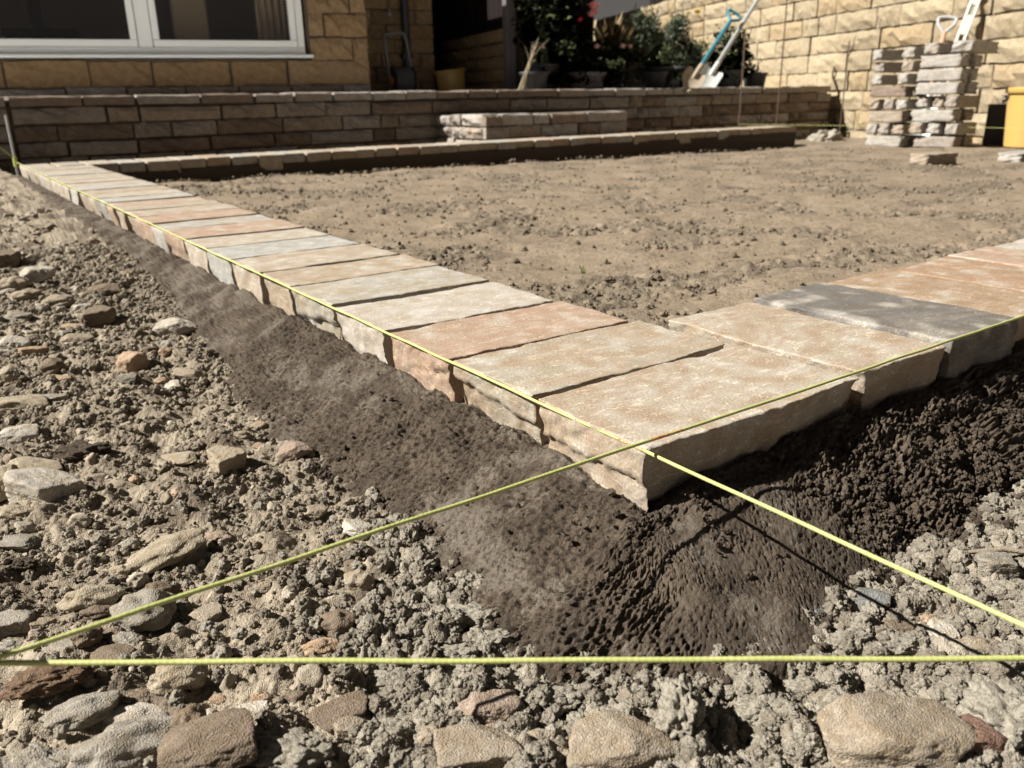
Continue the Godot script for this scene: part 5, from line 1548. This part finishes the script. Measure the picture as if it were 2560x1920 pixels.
# ---------------------------------------------------------------- the scene
func _ready():
	# camera: low over the rubble, looking down at the corner of the edging, focused on it
	var cam := Camera3D.new()
	cam.name = "camera"
	add_child(cam)
	cam.position = Vector3(-0.3516, 0.217, 0.3434)
	cam.rotation = Vector3(-0.3368, -0.6167, -0.0169)
	var lens := CameraAttributesPhysical.new()
	lens.frustum_focal_length = 25.69
	lens.frustum_near = 0.02
	lens.frustum_far = 200.0
	lens.frustum_focus_distance = 0.60
	lens.exposure_aperture = 12.0
	cam.attributes = lens
	cam.current = true
	# hazy bright sky, and a clear sun from the left and a little behind the garden wall
	var sky := ProceduralSkyMaterial.new()
	sky.sun_angle_max = 6.0
	sky.sky_top_color = Color(0.42, 0.42, 0.44)
	sky.sky_horizon_color = Color(0.62, 0.59, 0.56)
	sky.sky_curve = 0.2
	sky.ground_bottom_color = Color(0.26, 0.22, 0.18)
	sky.ground_horizon_color = Color(0.50, 0.47, 0.43)
	sky.sky_energy_multiplier = 0.45
	sky.ground_energy_multiplier = 0.45
	var env := Environment.new()
	env.background_mode = Environment.BG_SKY
	env.sky = Sky.new()
	env.sky.sky_material = sky
	env.tonemap_mode = Environment.TONE_MAPPER_LINEAR
	env.tonemap_exposure = 2.25
	env.sdfgi_enabled = true
	env.ssao_enabled = true
	env.ssil_enabled = true
	var we := WorldEnvironment.new()
	we.name = "world"
	we.environment = env
	add_child(we)
	var sun := DirectionalLight3D.new()
	sun.name = "sun"
	add_child(sun)
	sun.look_at_from_position(Vector3(-0.68, 0.653, -0.334) * 10.0, Vector3.ZERO)
	sun.light_energy = 1.6
	sun.light_color = Color(1.0, 0.985, 0.95)
	sun.light_angular_distance = 0.5
	sun.shadow_enabled = true

	for s in [[N_soft, FastNoiseLite.TYPE_SIMPLEX_SMOOTH, 1], [N_fbm, FastNoiseLite.TYPE_SIMPLEX_SMOOTH, 4], [N_cell, FastNoiseLite.TYPE_CELLULAR, 1], [N_crack, FastNoiseLite.TYPE_CELLULAR, 1], [N_ridge, FastNoiseLite.TYPE_SIMPLEX_SMOOTH, 3]]:
		s[0].noise_type = s[1]
		s[0].frequency = 0.8
		s[0].seed = 12
		s[0].fractal_type = FastNoiseLite.FRACTAL_NONE if s[2] == 1 else FastNoiseLite.FRACTAL_FBM
		s[0].fractal_octaves = s[2]
	N_cell.frequency = 1.0
	N_crack.frequency = 1.0
	N_cell.cellular_return_type = FastNoiseLite.RETURN_DISTANCE
	N_crack.cellular_return_type = FastNoiseLite.RETURN_DISTANCE2_SUB
	N_ridge.fractal_type = FastNoiseLite.FRACTAL_RIDGED
	var t0 := Time.get_ticks_msec()
	make_materials()
	M.mortar_bed = surface("mortar bed", M.t_soil, M.t_soil_h, 0.08, 0.2, 0.95, Color(0.07, 0.055, 0.042) * 1.3)
	M.chip = surface("stone chips", M.t_stone, M.t_stone_h, 0.09, 0.12, 0.92, Color(1.35, 1.35, 1.35), true)
	M.line_plain = plain("lime string", Color(0.55, 0.62, 0.12), 0.65)
	M.grip_dark = plain("grey handle tube", Color(0.16, 0.155, 0.165), 0.4, 0.3)
	M.blocks = []
	for k in 9: M.blocks.append(quad_block(k, 7, 3))
	M.blocks_deep = []
	for k in 7: M.blocks_deep.append(quad_block(k + 50, 5, 2, 0.06, 0.3))
	M.board = chamfer_box(Vector3(1, 1, 0.02), 0.003)
	M.hose_ring = torus(0.083, 0.0095)
	M.bloom = bloom_mesh()
	print("materials ", Time.get_ticks_msec() - t0)

	# the large structure
	build_ground()
	print("ground ", Time.get_ticks_msec() - t0)
	build_garden_wall()
	build_boundary_wall()
	build_house()
	var haunch := put(haunch_mesh(), "mortar_haunching", M.mortar)
	tag(haunch, "dark damp mortar banked against the outer side of the setts", "mortar")
	print("walls, mortar ", Time.get_ticks_msec() - t0)
	# the things
	build_edging()
	print("edging ", Time.get_ticks_msec() - t0)
	build_stacks()
	build_yard()
	build_plants()
	build_lines()
	# small details
	build_stones()
	build_crumbs()
	print("all ", Time.get_ticks_msec() - t0)


func torus(big: float, small: float) -> ArrayMesh:
	var p := PackedVector3Array()
	for k in 25: p.append(Vector3(cos(TAU * k / 24.0) * big, 0, sin(TAU * k / 24.0) * big))
	return tube(p, small, 7, false)


func bloom_mesh() -> ArrayMesh:
	# a rose: cupped petals in a spiral
	var v := PackedVector3Array()
	var idx := PackedInt32Array()
	for k in 14:
		var a := k * 2.4
		var open := 0.25 + 0.75 * k / 13.0
		var out := Vector3(cos(a), 0, sin(a))
		var side := Vector3(-sin(a), 0, cos(a))
		var b := v.size()
		for j in 4:
			var t := j / 3.0
			for i in 3:
				var w := (i - 1.0) * 0.55 * sin(PI * (0.25 + 0.6 * t)) * (0.5 + 0.5 * open)
				v.append(out * (open * (0.25 + 0.75 * t * t)) + side * w + Vector3.UP * (t * (1.1 - 0.5 * open) - 0.3) - out * absf(w) * 0.35)
		for j in 3:
			for i in 2:
				var p := b + j * 3 + i
				idx.append_array(PackedInt32Array([p, p + 3, p + 1, p + 1, p + 3, p + 4]))
	return arrays_mesh(v, smooth_normals(v, idx), PackedColorArray(), idx)
